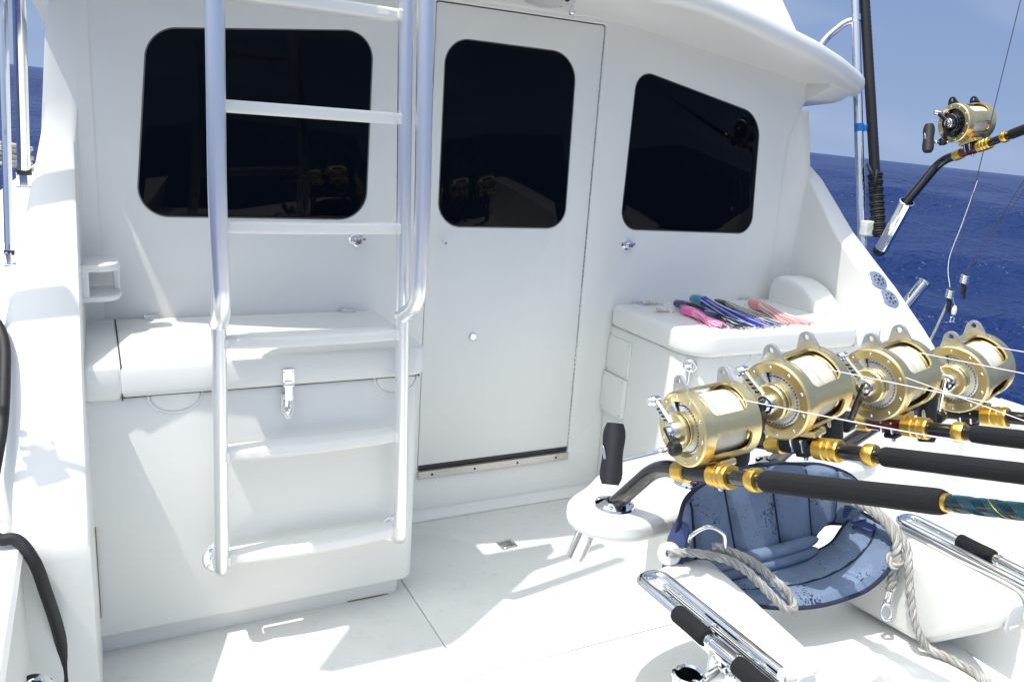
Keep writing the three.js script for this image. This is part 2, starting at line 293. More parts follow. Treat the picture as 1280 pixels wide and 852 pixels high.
{
  const w = thing('cabin_wall', 'white glossy aft wall of the boat cabin with dark tinted windows', 'wall', V(XC, 0, 0), null, 'structure');
  const s = shapeOf([[-1.2, -0.05], [1.92, -0.05], [1.9, 0.9], [1.862, 1.486, 0.02], [1.797, 1.70, 0.05], [1.80, 1.775, 0.05], [1.88, 1.815, 0.08], [2.02, 1.83], [2.02, 1.9], [0.9, 2.04], [-1.15, 2.03], [-1.18, 1.5], [-1.2, 0.9]].map(([x, y, r]) => [x, y, r ?? 0]));
  s.holes.push(shapeOf(winL), shapeOf(winR), shapeOf(inset(DOOR, -0.0045).map(([x, y, r]) => [x, y, 0.012])));
  part(w, 'wall_panel', boxUV(extr(s, 0.05, 0.003, 'xy', -0.05, 20)), M.gel);
  windowIn(w, winL, 0); windowIn(w, winR, 0);
  part(w, 'header_trim', box2(-0.06, 0.775, 1.996, 2.03, -0.02, 0.016, 0.006), M.gel);
  part(w, 'door_lining', box2(-0.02, 0.73, 0.18, 2.0, -0.075, -0.055, 0.002), M.dark);
  const sill = part(w, 'door_sill', box2(0.0, 0.704, 0.176, 0.2085, -0.04, 0.012, 0.003), M.sill);
  part(sill, 'screw', [0.06, 0.25, 0.45, 0.64].map((x) => screw(V(x, 0.192, 0.012), V(0, 0, 1), 0.005)), M.dark);
  // rounded corners where the wall turns into the boat's sides, and the small cove at the floor
  for (const sd of [-1, 1]) {
    const rows = []; for (const [y, a0, a1] of [[0.86, 1.397, 1.54], [1.2, 1.39, 1.519], [1.45, 1.385, 1.504], [1.6, 1.385, 1.468], [1.74, 1.425, 1.432]]) { const row = [], x0 = side(sd, a0), x1 = side(sd, a1); for (let k = 0; k <= 8; k++) { const a = k / 8 * Math.PI / 2; row.push(V(x0 + (x1 - x0) * Math.sin(a), y, 0.001 + 0.05 * (1 - Math.cos(a)))); } rows.push(row); }
    if (sd > 0) part(w, 'corner_fillet', loft(rows, { crease: 1, toward: V(-sd, 0, 1) }), M.gel);
  }
  const cove = []; for (const x of [-0.2, 0.9]) { const row = []; for (let k = 0; k <= 6; k++) { const a = k / 6 * Math.PI / 2; row.push(V(x, 0.002 + 0.035 * (1 - Math.sin(a)), 0.002 + 0.035 * (1 - Math.cos(a)))); } cove.push(row); }
  part(w, 'floor_cove', loft(cove, { crease: 1, toward: V(0, 1, 1) }), M.gel);
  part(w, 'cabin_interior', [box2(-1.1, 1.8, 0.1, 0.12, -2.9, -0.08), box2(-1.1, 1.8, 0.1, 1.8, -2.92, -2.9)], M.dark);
}
{
  const d = thing('cabin_door', 'white cabin door with a dark rounded window between ladder and bait box', 'door', V(0.35, 0.21, 0));
  const s = shapeOf(DOOR); s.holes.push(shapeOf(winD));
  part(d, 'door_leaf', boxUV(extr(s, 0.04, 0.003, 'xy', -0.046, 20)), M.gel);
  windowIn(d, winD, -0.006);
  part(d, 'dark_gap', box2(0.006, 0.702, 0.212, 0.23, -0.05, -0.0045, 0.001), M.black);  // black strip stands in for the dark gap under the door
  const pins = []; for (let i = 0; i < 88; i++) pins.push(rod(V(0.7062, 0.235 + i * 0.0198, -0.0065), V(0.7062, 0.235 + i * 0.0198 + 0.011, -0.0065), 0.0024, 0.0024, 8, 0.0004));
  part(d, 'piano_hinge', pins, M.steel);
  const h = part(d, 'door_handle', [box(-0.03, 1.1, 0.004, 0.022, 0.13, 0.008, 0.003), rod(V(-0.03, 1.12, 0.006), V(-0.03, 1.12, 0.03), 0.008), rod(V(-0.03, 1.12, 0.03), V(-0.03, 1.05, 0.034), 0.006)], M.chrome);
  part(d, 'door_pin', [rod(V(0.064, 1.135, -0.006), V(0.064, 1.135, 0.03), 0.0035, 0.0035, 12), rod(V(0.064, 1.135, 0.03), V(0.064, 1.135, 0.034), 0.006, 0.006, 14)], M.chrome);
  part(d, 'door_lock', [turn([[0, 0], [0.016, 0], [0.016, 0.004], [0.012, 0.007], [0.012, 0.01], [0, 0.01]], V(0.213, 0.757, -0.006), V(0.213, 0.757, 1), 24), box(0.213, 0.757, -0.003, 0.022, 0.026, 0.006, 0.002)], M.steel);
}
for (const [x, y, lab] of [[-0.272, 1.142, 'small round chrome knob on the cabin wall below the window behind the ladder'], [0.905, 1.126, 'small round chrome knob on the cabin wall below the right window']]) {
  const k = thing('wall_knob', lab, 'knob', V(x, y, 0));
  part(k, 'rosette', turn([[0, 0], [0.026, 0], [0.026, 0.003], [0.022, 0.006], [0.012, 0.008], [0, 0.008]], V(x, y, 0), V(x, y, 1), 30), M.chrome);
  part(k, 'knob', [turn([[0, 0], [0.008, 0], [0.008, 0.012], [0.015, 0.016], [0.017, 0.024], [0.012, 0.03], [0, 0.031]], V(x, y, 0.006), V(x, y, 1), 24), box(x + 0.022, y + 0.004, 0.02, 0.02, 0.012, 0.008, 0.003)], M.steel);
}
// =====================================================================  ROOF EDGE, BRIDGE
const roofY = (x) => { const a = Math.max(0, Math.abs(x - XC) - 0.25), q = a < 0.3 ? a * a / 0.6 : a - 0.15; return 2.0 - (x < XC ? 0.06 : 0.135) * q; };
const roofZ = (x) => { const a = Math.abs(x - XC); const p = [[0, 0.5], [0.4, 0.49], [0.7, 0.455], [1.1, 0.375], [1.35, 0.29], [1.55, 0.2], [1.66, 0.145], [1.69, 0.12], [1.71, 0.06]]; for (let i = 1; i < p.length; i++) if (a <= p[i][0]) { const t = (a - p[i - 1][0]) / (p[i][0] - p[i - 1][0]); return p[i - 1][1] + (p[i][1] - p[i - 1][1]) * t; } return 0.06; };
const roofX = (t) => t < 0 ? XC + 1.64 * t : XC + 1.7 * t;
{
  const r = thing('cabin_roof', 'white moulded cabin roof with a thick rounded overhanging edge', 'roof', V(XC, 1.9, 0), null, 'structure');
  const rows = [], N = 56;
  for (let i = 0; i <= N; i++) {
    const x = roofX(2 * i / N - 1), y = roofY(x), z = roofZ(x), t = 0.078;
    rows.push([[-3.2, 0], [0.01, 0], [z - 0.035, -0.002], [z - 0.014, 0.004], [z - 0.003, 0.016], [z, 0.03], [z, t - 0.034], [z - 0.006, t - 0.016], [z - 0.02, t - 0.002], [z - 0.045, t + 0.006], [-0.3, t + 0.03], [-3.2, t + 0.03]].map(([a, b]) => V(x, y + b, a)));
  }
  part(r, 'roof_shell', loft(rows, { closedU: true, capEnds: true, crease: 0.6, flip: true }), M.gel);
  for (const s of [1]) {                                   // brackets under the roof's corners
    const b = shapeOf([[-0.2, 1.77, 0.02], [0.03, 1.79, 0.02], [0.13, 1.84], [0.13, 1.87], [-0.2, 1.9]]);
    part(r, 'corner_bracket', boxUV(extr(b, 0.18, 0.004, 'yz', side(s, 1.54) + 0.09)), M.gel);
  }
  const c = thing('bridge_side', 'white sloping bridge coaming standing on the cabin roof edge', 'coaming', V(1.6, 2, 0), null, 'structure');
  part(c, 'coaming_panel', boxUV(extr(shapeOf([[0.12, 1.95], [-0.11, 2.235, 0.02], [-0.6, 2.75], [-3, 2.75], [-3, 1.95]]), 0.05, 0.012, 'yz', 1.68)), M.gel);
  part(c, 'coaming_foot', boxUV(extr(shapeOf([[0.16, 1.93], [0.05, 2.055, 0.02], [-0.5, 2.08], [-0.5, 1.93]]), 0.22, 0.012, 'yz', 1.66)), M.gel);
  part(c, 'bridge_front', boxUV(extr(shapeOf([[-0.5, 2.02], [1.2, 2.04], [1.2, 2.75], [-0.5, 2.75]]), 0.04, 0.01, 'xy', -0.7)), M.gel);
}
{                                                          // unseen bridge deck: outline shaped to throw the shadows on floor and locker
  const H = 2.16, dx = -0.38 * H, dz = 0.06 * H, f = ([x, z]) => [x + dx, z + dz];
  const s = shapeOf([[0.132, -0.1], [0.11, 0.2], [-0.09, 0.26], [-0.33, 0.436], [-0.45, 0.62], [-0.60, 0.80], [-0.56, 0.825], [-0.2, 0.833], [-0.16, 0.814], [0.03, 0.689], [0.398, 0.435], [0.42, 0.369], [0.132, 0.364]].map(f));
  const d = thing('bridge_shadow_deck', 'unseen white bridge deck slab, cut to throw shadows on floor and locker', 'deck', V(-0.8, H, 0.5), null, 'structure');
  part(d, 'deck_slab', boxUV(extr(s, 0.04, 0.004, 'xz', H + 0.04)), M.gel);
  part(d, 'shadow_bar', [rod(V(-2.1, 2.3, 0.32), V(-1.45, 2.3, 0.20), 0.035), rod(V(-2.1, 2.3, 0.56), V(-1.65, 2.3, 0.52), 0.042)], M.alu);  // bars added out of view to lay two shade bands on the near wing
}
{
  const l = thing('dome_light', 'round dome light with chrome rim under the roof above the door', 'light', V(0.32, 1.99, 0.24));
  part(l, 'light_rim', turn([[0.09, 0], [0.1, 0], [0.1, 0.006], [0.085, 0.016], [0.075, 0.014]], V(0.3, roofY(0.3), 0.25), V(0.3, 0, 0.25), 40), M.chrome);
  part(l, 'light_lens', turn([[0, 0.03], [0.04, 0.026], [0.078, 0.012], [0.08, 0]], V(0.3, roofY(0.3), 0.25), V(0.3, 0, 0.25), 40), M.gelGrey);
  const h = thing('roof_hook', 'tiny chrome ball catch under the roof beside the dome light', 'hook', V(0.42, 1.98, 0.22));
  part(h, 'hook_stem', rod(V(0.425, roofY(0.42), 0.21), V(0.425, roofY(0.42) - 0.02, 0.21), 0.006), M.chrome);
  part(h, 'hook_ball', new THREE.SphereGeometry(0.012, 20, 14).translate(0.425, roofY(0.42) - 0.025, 0.21), M.chrome);
}
// =====================================================================  SIDES OF THE BOAT
for (const s of [-1, 1]) {
  const g = thing('gunwale', s < 0 ? 'white sloping boat side with the drink holder, nearest the camera' : 'white sloping boat side with two round grilles beside the sea', 'boat side', V(side(s, 1.6), 0, 0.5), null, 'structure');
  const st = [...(s < 0 ? [[-3.2, 1.97, 1.38, 1.53], [0.006, 1.97, 1.452, 1.535], [0.016, 1.56, 1.492, 1.575]] : [[-3.2, 1.8, 1.38, 1.45], [-0.06, 1.8, 1.43, 1.452], [-0.012, 1.53, 1.492, 1.535]]), [0.05, 1.445, 1.503, 1.6], [0.24, 1.222, 1.506, 1.645], [0.48, 1.01, 1.508, 1.685], [0.65, 0.862, 1.51, 1.69], [0.8, 0.722, 1.511, 1.685], [0.905, 0.625, 1.511, 1.665], [0.935, 0.585, 1.512, 1.66], [0.942, 0.55, 1.512, 1.655]];
  const rows = st.map(([z, y, xi, xo]) => { const r = 0.014, R = 0.035, yb = -0.06; return [[xi, yb], [xi, 0.3 < y - r ? 0.3 : y - r], [xi, y - r], [xi + r * 0.3, y - r * 0.3], [xi + r, y], [xo - R, y], [xo - R * 0.5, y - R * 0.13], [xo - R * 0.13, y - R * 0.5], [xo, y - R], [xo + 0.03, y - 0.25], [xo + 0.03, yb]].map(([a, b]) => V(side(s, a), Math.max(b, yb), z)); });
  part(g, 'wing', loft(rows, { capEnds: true, crease: 0.5, flip: s > 0 }), M.gel);
  // covering board and inner wall further aft
  const sec = (z, hy) => [[1.648, -0.06], [1.648, hy - 0.03], [1.640, hy - 0.012], [1.648, hy], [1.9, hy + 0.005], [1.93, hy - 0.01], [1.935, hy - 0.05], [1.9, hy - 0.12], [1.86, -1.0], [1.7, -1.0]].map(([a, b]) => V(side(s, a), b, z));
  part(g, 'covering_board', loft([sec(0.9, 0.605), sec(1.6, 0.6), sec(4.6, 0.6)], { closedU: true, capEnds: true, crease: 0.5, flip: s > 0 }), M.gel);
  const deck = (z, y, w) => [[1.62, y - 0.04], [1.62, y], [w - 0.03, y + 0.004], [w, y - 0.02], [w, y - 0.06], [w - 0.05, y - 0.12], [1.8, -1.0], [1.62, -1.0]].map(([a, b]) => V(side(s, a), b, z));
  part(g, 'side_deck', loft([deck(0.9, 0.6, 1.93), deck(0.5, 0.63, 1.93), deck(0, 0.74, 1.93), deck(-0.68, 0.95, 1.95), deck(-2.0, 1.06, 1.95), deck(-4.2, 1.2, 1.75), deck(-7, 1.3, 1.66)].reverse(), { closedU: true, capEnds: true, crease: 0.5, flip: s > 0 }), M.gel);
  if (s > 0) part(g, 'side_door', [boxUV(extr(shapeOf([[1.13, 0.06], [1.13, 0.45], [2.3, 0.45], [2.3, 0.06]], 0.02), 0.012, 0.003, 'yz', side(1, 1.647)))], M.gel);
  else part(g, 'joint_stain', extr(shapeOf([[0.532, 0.14], [0.532, 0.42], [0.536, 0.42], [0.536, 0.14]]), 0.002, 0, 'yz', side(-1, 1.506)), M.stain);
}
for (const [z, y, lab] of [[0.455, 0.958, 'upper of two round perforated grilles on the sloping boat side'], [0.53, 0.868, 'lower of two round perforated grilles on the sloping boat side']]) {
  const n = V(0, 0.7, 0.714).normalize(), p = V(1.935, 0, z); p.y = 0.89 + (0.62 - z) * 0.886 + 0.0; const q = p.clone().add(n);
  const g = thing('round_grille', lab, 'grille', p, 'round grilles on the sloping boat side');
  part(g, 'grille_plate', turn([[0, 0.006], [0.03, 0.006], [0.034, 0.004], [0.046, 0.004], [0.05, 0], [0.05, -0.01]], p, q, 40), M.grille);
  const t = V(1, 0, 0), b = new THREE.Vector3().crossVectors(n, t), hs = [];
  for (let k = 0; k < 8; k++) { const a = k / 8 * 6.283, c = p.clone().addScaledVector(t, Math.cos(a) * 0.024).addScaledVector(b, Math.sin(a) * 0.024).addScaledVector(n, 0.0058); hs.push(rod(c, c.clone().addScaledVector(n, 0.0012), 0.005, 0.005, 12, 0.0004)); }
  const c0 = p.clone().addScaledVector(n, 0.0058); hs.push(rod(c0, c0.clone().addScaledVector(n, 0.0012), 0.008, 0.008, 14, 0.0004));
  part(g, 'grille_hole', hs, M.dark);
}
// =====================================================================  LOCKER (left) AND BAIT BOX (right)
{
  const L = thing('storage_locker', 'white moulded locker with a hinged lid behind the boarding ladder', 'locker', V(-0.68, 0, 0.27));
  const plan = (x1, z1, r) => shapeOf([[-1.158, 0.002], [x1, 0.002], [x1, z1, r], [-1.158, z1]], 0.013);
  part(L, 'locker_body', boxUV(merge(extr(plan(-0.203, 0.53, 0.045), 0.72, 0.012, 'xz', 0.787, 16), extr(shapeOf([[-1.158, 0.003], [-1.054, 0.003], [-1.054, 0.551], [-1.158, 0.551]], 0.02), 0.1, 0.018, 'xz', 0.885, 16, 6))), M.gel);
  part(L, 'toe_kick', boxUV(extr(plan(-0.235, 0.49, 0.04), 0.075, 0.002, 'xz', 0.074, 16)), M.gel);
  const lid = part(L, 'lid', boxUV(extr(shapeOf([[-1.071, 0.012], [-0.196, 0.012], [-0.192, 0.556, 0.055], [-1.071, 0.556]], 0.02), 0.094, 0.018, 'xz', 0.886, 18, 7)), M.gel);
  part(L, 'lid_gap', [box2(-1.064, -0.21, 0.78, 0.795, 0.02, 0.525, 0.002), box2(-1.0642, -1.0612, 0.785, 0.8868, 0.02, 0.5515, 0.0005)], M.dark);
  for (const x of [-0.93, -0.29]) {                        // half-round finger recesses under the lid's edge
    const s = new THREE.Shape(); s.moveTo(x - 0.072, 0.787); s.absellipse(x, 0.787, 0.072, 0.056, Math.PI, 2 * Math.PI); const h = new THREE.Path(); 
    const o = new THREE.Shape(); o.moveTo(x - 0.063, 0.787); o.absellipse(x, 0.787, 0.063, 0.047, Math.PI, 2 * Math.PI);
    const rim = []; for (let k = 0; k <= 24; k++) { const a = Math.PI + k / 24 * Math.PI; rim.push(V(x + 0.07 * Math.cos(a), 0.787 + 0.053 * Math.sin(a), 0.53)); }
    part(L, 'finger_recess', [sweep(rim, 0.0042, 8), extr(o, 0.004, 0.0015, 'xy', 0.529)], M.gel);
  }
  for (const x of [-0.955, -0.305]) { const h = part(L, 'lid_hinge', [box(x, 0.8885, 0.03, 0.05, 0.005, 0.035, 0.002), rod(V(x - 0.025, 0.891, 0.012), V(x + 0.025, 0.891, 0.012), 0.005, 0.005, 12)], M.steel); part(h, 'screw', [-0.014, 0.014].map((d) => screw(V(x + d, 0.8905, 0.034), V(0, 1, 0), 0.0045)), M.chrome); }
  const lt = part(L, 'latch', [box(-0.628, 0.822, 0.56, 0.034, 0.05, 0.008, 0.002), box(-0.63, 0.74, 0.538, 0.032, 0.06, 0.014, 0.003)], M.chrome);
  part(lt, 'latch_hasp', [box(-0.629, 0.782, 0.567, 0.022, 0.06, 0.006, 0.002), rod(V(-0.645, 0.80, 0.568), V(-0.613, 0.80, 0.568), 0.006), rod(V(-0.645, 0.762, 0.562), V(-0.613, 0.762, 0.562), 0.007), sweep(curve([V(-0.64, 0.755, 0.562), V(-0.641, 0.72, 0.566), V(-0.63, 0.70, 0.568), V(-0.619, 0.72, 0.566), V(-0.62, 0.755, 0.562)], 24), 0.004, 10), box(-0.63, 0.708, 0.562, 0.018, 0.024, 0.006, 0.003)], M.chrome);
  part(lt, 'screw', [[-0.64, 0.838], [-0.616, 0.838], [-0.64, 0.72], [-0.62, 0.72]].map(([x, y]) => screw(V(x, y, y > 0.8 ? 0.564 : 0.545), V(0, 0, 1), 0.004)), M.steel);
  part(L, 'rust_stain', extr(shapeOf([[-0.42, 0.478], [-0.28, 0.4915], [-0.26, 0.47], [-0.30, 0.4925], [-0.36, 0.4935], [-0.42, 0.4925]]), 0.0022, 0, 'xz', 0.0035), M.stain);
}
{
  const B = thing('bait_box', 'white moulded bait box with fishing lures laid on its lid', 'bait box', V(1.35, 0, 0.27));
  const plan = (o, z) => shapeOf([[0.868 - o, 0.002], [1.872, 0.002], [1.872, z], [0.868 - o, z, 0.11]], 0.01);
  part(B, 'box_body', boxUV(extr(plan(0, 0.545), 0.77, 0.008, 'xz', 0.775, 20)), M.gel);
  part(B, 'lid', boxUV(extr(shapeOf([[0.855, 0.01], [1.74, 0.01], [1.74, 0.575, 0.05], [0.85, 0.572, 0.125]], 0.027), 0.096, 0.025, 'xz', 0.872, 20, 7)), M.gel);
  part(B, 'lid_gap', extr(plan(-0.012, 0.535), 0.012, 0.001, 'xz', 0.781), M.dark);
  part(B, 'side_ledge', boxUV(extr(shapeOf([[1.744, 0.004], [1.872, 0.004], [1.872, 0.57], [1.744, 0.57]], 0.02), 0.1, 0.018, 'xz', 0.868, 8, 6)), M.gel);
  const rim = []; for (let k = 0; k <= 24; k++) { const a = Math.PI + k / 24 * Math.PI; rim.push(V(1.1 + 0.07 * Math.cos(a), 0.774 + 0.053 * Math.sin(a), 0.545)); }
  part(B, 'finger_recess', sweep(rim, 0.0042, 8), M.gel);
  const rec = extr(shapeOf([[0.90, 0.30], [0.90, 0.36], [1.1, 0.36]]), 0.01, 0.001, 'xy', 0.546);
  for (const [z0, z1, y0, y1, t] of [[-0.0, 0.17, 0.575, 0.735, 0.008], [-0.0, 0.168, 0.40, 0.573, 0.02]]) {
    const p = part(B, 'access_panel', boxUV(extr(shapeOf([[z0 + 0.004, y0], [z0 + 0.004, y1], [z1, y1], [z1, y0]], 0.008), t, 0.0025, 'yz', 0.868)), M.gel);
    part(p, 'screw', [[z0 + 0.016, y0 + 0.012], [z0 + 0.016, y1 - 0.012], [z1 - 0.012, y0 + 0.012], [z1 - 0.012, y1 - 0.012]].map(([z, y]) => screw(V(0.868 - t, y, z), V(-1, 0, 0), 0.0045)), M.steel);
  }
  for (const x of [0.985, 1.6]) part(B, 'lid_hinge', [box(x, 0.873, 0.035, 0.05, 0.005, 0.035, 0.002), rod(V(x - 0.025, 0.876, 0.014), V(x + 0.025, 0.876, 0.014), 0.005, 0.005, 12)], M.steel);
  const n = V(-0.6, 0, 0.8), lp = V(0.895, 0.74, 0.515);
  const la = part(B, 'latch', [turn([[0, 0], [0.024, 0], [0.024, 0.006], [0.018, 0.01], [0, 0.012]], lp, lp.clone().add(n), 26), new THREE.TorusGeometry(0.019, 0.005, 10, 26).rotateY(-0.64).translate(lp.x - 0.012, lp.y, lp.z + 0.016)], M.chrome);
  part(la, 'latch_tab', [box(lp.x - 0.02, lp.y + 0.004, lp.z + 0.012, 0.05, 0.018, 0.012, 0.004), rod(V(lp.x - 0.014, lp.y - 0.02, lp.z + 0.012), V(lp.x - 0.018, lp.y - 0.12, lp.z + 0.012), 0.006, 0.004)], M.steel);
  const c = thing('pump_cover', 'white D-shaped moulded cover standing on the bait box against the boat side', 'cover', V(1.72, 0.87, 0.25));
  const ds = shapeOf([[0.055, 0.85], [0.062, 1.0, 0.07], [0.25, 1.0, 0.09], [0.375, 0.9, 0.07], [0.375, 0.85]], 0.028);
  part(c, 'cover_shell', boxUV(extr(ds, 0.15, 0.026, 'yz', 1.845, 20, 6)), M.gel);
}
// =====================================================================  LADDER
{
  const L = thing('boarding_ladder', 'tall satin aluminium boarding ladder with white treads bolted to the locker', 'ladder', V(-0.55, 0, 0.6));
  const xl = -0.828, xr = -0.285, lean = (y) => -0.012 * (y - 0.3);
  const X = (x, y) => x + lean(y) * (x < -0.5 ? -0.7 : 2.1);
  for (const x of [xl, xr]) {
    const r = part(L, 'rail', bent([V(x, 0.27, 0.53), V(x, 0.255, 0.605), V(X(x, 1.2), 1.2, 0.605), V(X(x, 2.5), 2.5, 0.605)], 0.0205, 0.06, 12, 22), M.alu);
    const fl = part(r, 'flange', turn([[0, 0], [0.046, 0], [0.046, 0.004], [0.042, 0.007], [0.026, 0.008], [0.024, 0.02], [0, 0.02]], V(x, 0.268, 0.53), V(x, 0.268, 1), 36), M.alu);
    part(r, 'bolt', [0.6, 2.2, 3.8, 5.4].map((a) => screw(V(x + 0.035 * Math.cos(a), 0.268 + 0.035 * Math.sin(a), 0.5372), V(0, 0, 1), 0.006)), M.steel);
  }
  for (const x of [xl, xr]) {
    const o = x < -0.5 ? -0.014 : 0.012, h = part(L, 'handrail', bent([V(X(x, 1.01), 1.003, 0.61), V(X(x, 1.06) + o * 0.4, 1.06, 0.722), V(X(x, 1.3) + o, 1.32, 0.724), V(X(x, 2.5) + o, 2.5, 0.724)], 0.0225, 0.12, 18, 22), M.alu);
    part(h, 'weld_collar', turn([[0.0205, -0.012], [0.0245, -0.006], [0.025, 0.0], [0.0245, 0.008], [0.0205, 0.014]], V(X(x, 1.0), 1.0, 0.605), V(X(x, 1.0), 2, 0.605), 24), M.alu);
  }
  for (const y of [0.295, 0.62, 0.945, 1.26, 1.565, 1.835]) {
    const a = X(xl, y) + 0.016, b = X(xr, y) - 0.016, m = (a + b) / 2;
    const s = new THREE.Shape(); s.moveTo(a, 0.555); s.lineTo(b, 0.555); s.lineTo(b, 0.612); s.bezierCurveTo(b - 0.06, 0.642, a + 0.06, 0.642, a, 0.612); s.closePath();
    const st = part(L, 'step', boxUV(extr(s, 0.032, 0.011, 'xz', y + 0.016, 20, 5)), M.step);
    part(st, 'step_end', [box(a + 0.002, y, 0.605, 0.016, 0.03, 0.036, 0.006), box(b - 0.002, y, 0.605, 0.016, 0.03, 0.036, 0.006)], M.step);
  }
}
// =====================================================================  DRINK HOLDER
{
  const C = thing('drink_holder', 'white plastic two-tier drink holder fixed in the corner left of the locker', 'drink holder', V(-1.08, 0.98, 0.16));
  const ring = (y, t, hole) => { const s = shapeOf([[-1.148, 0.05], [-1.055, 0.05, 0.025], [-1.038, 0.12, 0.04], [-1.055, 0.225, 0.05], [-1.148, 0.235]], 0.004); if (hole) s.holes.push(new THREE.Path().absellipse(-1.095, 0.142, 0.037, 0.062, 0, 6.2832)); return extr(s, t, 0.005, 'xz', y, 16, 4); };
  part(C, 'upper_ring', ring(1.098, 0.022, true), M.plasticWhite);
  part(C, 'lower_tray', ring(1.003, 0.016, false), M.plasticWhite);
  part(C, 'upright', box2(-1.148, -1.128, 0.99, 1.09, 0.2, 0.23, 0.006), M.plasticWhite);
  part(C, 'upright', box2(-1.064, -1.044, 0.99, 1.09, 0.085, 0.115, 0.006), M.plasticWhite);
}
// =====================================================================  FISHING REELS AND RODS
function bend(geo, Rm) {                                   // wrap a flat sheet (x along the arc, y along the axle) round the reel's axle
  const p = geo.attributes.position; for (let i = 0; i < p.count; i++) { const a = p.getX(i) / Rm, v = p.getY(i), r = Rm + p.getZ(i); p.setXYZ(i, -v, r * Math.sin(a), r * Math.cos(a)); }
  geo.deleteAttribute('normal'); return toCreasedNormals(geo, 0.5);
}
function makeReel() {
  const o = new THREE.Group(); o.name = 'fishing_reel';
  const D = Math.PI / 180, Rm = 0.0755, E = 0.004;                 // E: the frame is this much wider each side than the spool gear
  
  // shell with its window openings
  const s = new THREE.Shape(); s.moveTo(-180 * D * Rm, -0.06); s.lineTo(180 * D * Rm, -0.06); s.lineTo(180 * D * Rm, 0.06); s.lineTo(-180 * D * Rm, 0.06); s.closePath();
  for (const [a, b] of [[16, 84], [-52, -14], [112, 168]]) s.holes.push(shapeOf([[a * D * Rm, -0.047], [a * D * Rm, 0.047], [b * D * Rm, 0.047], [b * D * Rm, -0.047]], 0.016));
  let sh = new THREE.ExtrudeGeometry(s, { depth: 0.005, bevelEnabled: false, curveSegments: 8 });
  sh = new TessellateModifier(0.011, 8).modify(sh);
  part(o, 'frame', bend(sh, Rm), M.reel);
  const A = (x) => V(x + Math.sign(x) * E, 0, 0), axis = (prof, x, dir = -1, seg = 56, cr = 0.45) => turn(prof, A(x), A(x).add(V(dir, 0, 0)), seg, cr);
  const ring = part(o, 'side_ring', axis([[0.0575, 0], [0.0575, 0.012], [0.0595, 0.0145], [0.0765, 0.0145], [0.0805, 0.0115], [0.0805, -0.003], [0.0785, -0.006], [0.0745, -0.006]], -0.056), M.reel);
  const pts = []; for (let k = 0; k < 10; k++) { const a = k / 10 * 6.283 + 0.25; pts.push(screw(V(-0.0703 - E, 0.069 * Math.sin(a), 0.069 * Math.cos(a)), V(-1, 0, 0), 0.0034)); }
  part(ring, 'screw', pts, M.chrome);
  part(o, 'end_plate', axis([[0.0745, -0.006], [0.0785, -0.006], [0.0805, -0.003], [0.0805, 0.0105], [0.077, 0.014], [0.062, 0.0155], [0.058, 0.012], [0.03, 0.017], [0, 0.018]], 0.056, 1), M.reel);
  // handle-side plate with clicker teeth
  const pl = part(o, 'side_plate', axis([[0.0, 0.0], [0.0575, 0.0], [0.0575, 0.003], [0.05, 0.006], [0, 0.006]], -0.0575), M.plate);
  const teeth = []; for (let k = 0; k < 44; k++) { const a = k / 44 * 6.283; teeth.push(box(-0.0655 - E, 0.0505 * Math.sin(a), 0.0505 * Math.cos(a), 0.003, 0.0022, 0.0022, 0.0004, 1)); }
  part(pl, 'tooth', teeth, M.black);
  // spool
  const sp = part(o, 'spool', [axis([[0, 0], [0.066, 0], [0.067, 0.002], [0.064, 0.005], [0.03, 0.008], [0, 0.008]], 0.05), axis([[0, 0], [0.066, 0], [0.067, 0.002], [0.064, 0.005], [0.03, 0.008], [0, 0.008]], -0.05, 1)], M.reelBright);
  part(sp, 'line_load', (() => { const q = [[0, -0.046]]; for (let i = 0; i <= 60; i++) { const t = i / 60; q.push([0.0645 + 0.0015 * Math.sin(t * Math.PI) + 0.00025 * Math.sin(i * 2.4), -0.046 + 0.092 * t]); } q.push([0, 0.046]); return turn(q, V(0, 0, 0), V(1, 0, 0), 56, 1); })(), M.line);
  // hub, drag lever, handle
  const hub = part(o, 'drag_hub', axis([[0, 0], [0.037, 0], [0.038, 0.002], [0.038, 0.010], [0.0365, 0.0115], [0.0365, 0.0135], [0.038, 0.015], [0.038, 0.021], [0.035, 0.024], [0.022, 0.025], [0, 0.025]], -0.0625), M.reel);
  part(hub, 'hub_band', axis([[0.0365, 0.0], [0.0372, 0.0], [0.0372, 0.002], [0.0365, 0.002]], -0.0742), M.black);
  part(hub, 'hub_cap', axis([[0, 0], [0.0205, 0], [0.0205, 0.010], [0.018, 0.013], [0.012, 0.0135], [0.0105, 0.02], [0, 0.021]], -0.087), M.chrome);
  const lv = part(o, 'drag_lever', (() => { const q = new THREE.Shape(); q.moveTo(0, 0); q.absarc(0, 0, 0.062, 100 * D, 175 * D); q.lineTo(0, 0); return [extr(q, 0.003, 0.0008, 'yz', -0.0665 - E), orient(box(0, 0.046, 0, 0.009, 0.075, 0.016, 0.003), V(-0.088 - E, 0, 0), V(-0.093 - E, Math.sin(128 * D), Math.cos(128 * D)))]; })(), M.plate);
  part(lv, 'lever_groove', [0.03, 0.04, 0.05, 0.06].map((d) => box(-0.0936 - E, d * Math.sin(128 * D), d * Math.cos(128 * D), 0.0024, 0.004, 0.009, 0.001)), M.black);
  const kc = V(-0.09 - E, 0.082 * Math.sin(128 * D), 0.082 * Math.cos(128 * D));
  part(lv, 'lever_knob', turn([[0, -0.014], [0.009, -0.013], [0.0105, -0.008], [0.0105, 0.004], [0.008, 0.008], [0.0095, 0.012], [0.007, 0.017], [0, 0.018]], kc, kc.clone().add(V(-1, 0.1, 0)), 22), M.chrome);
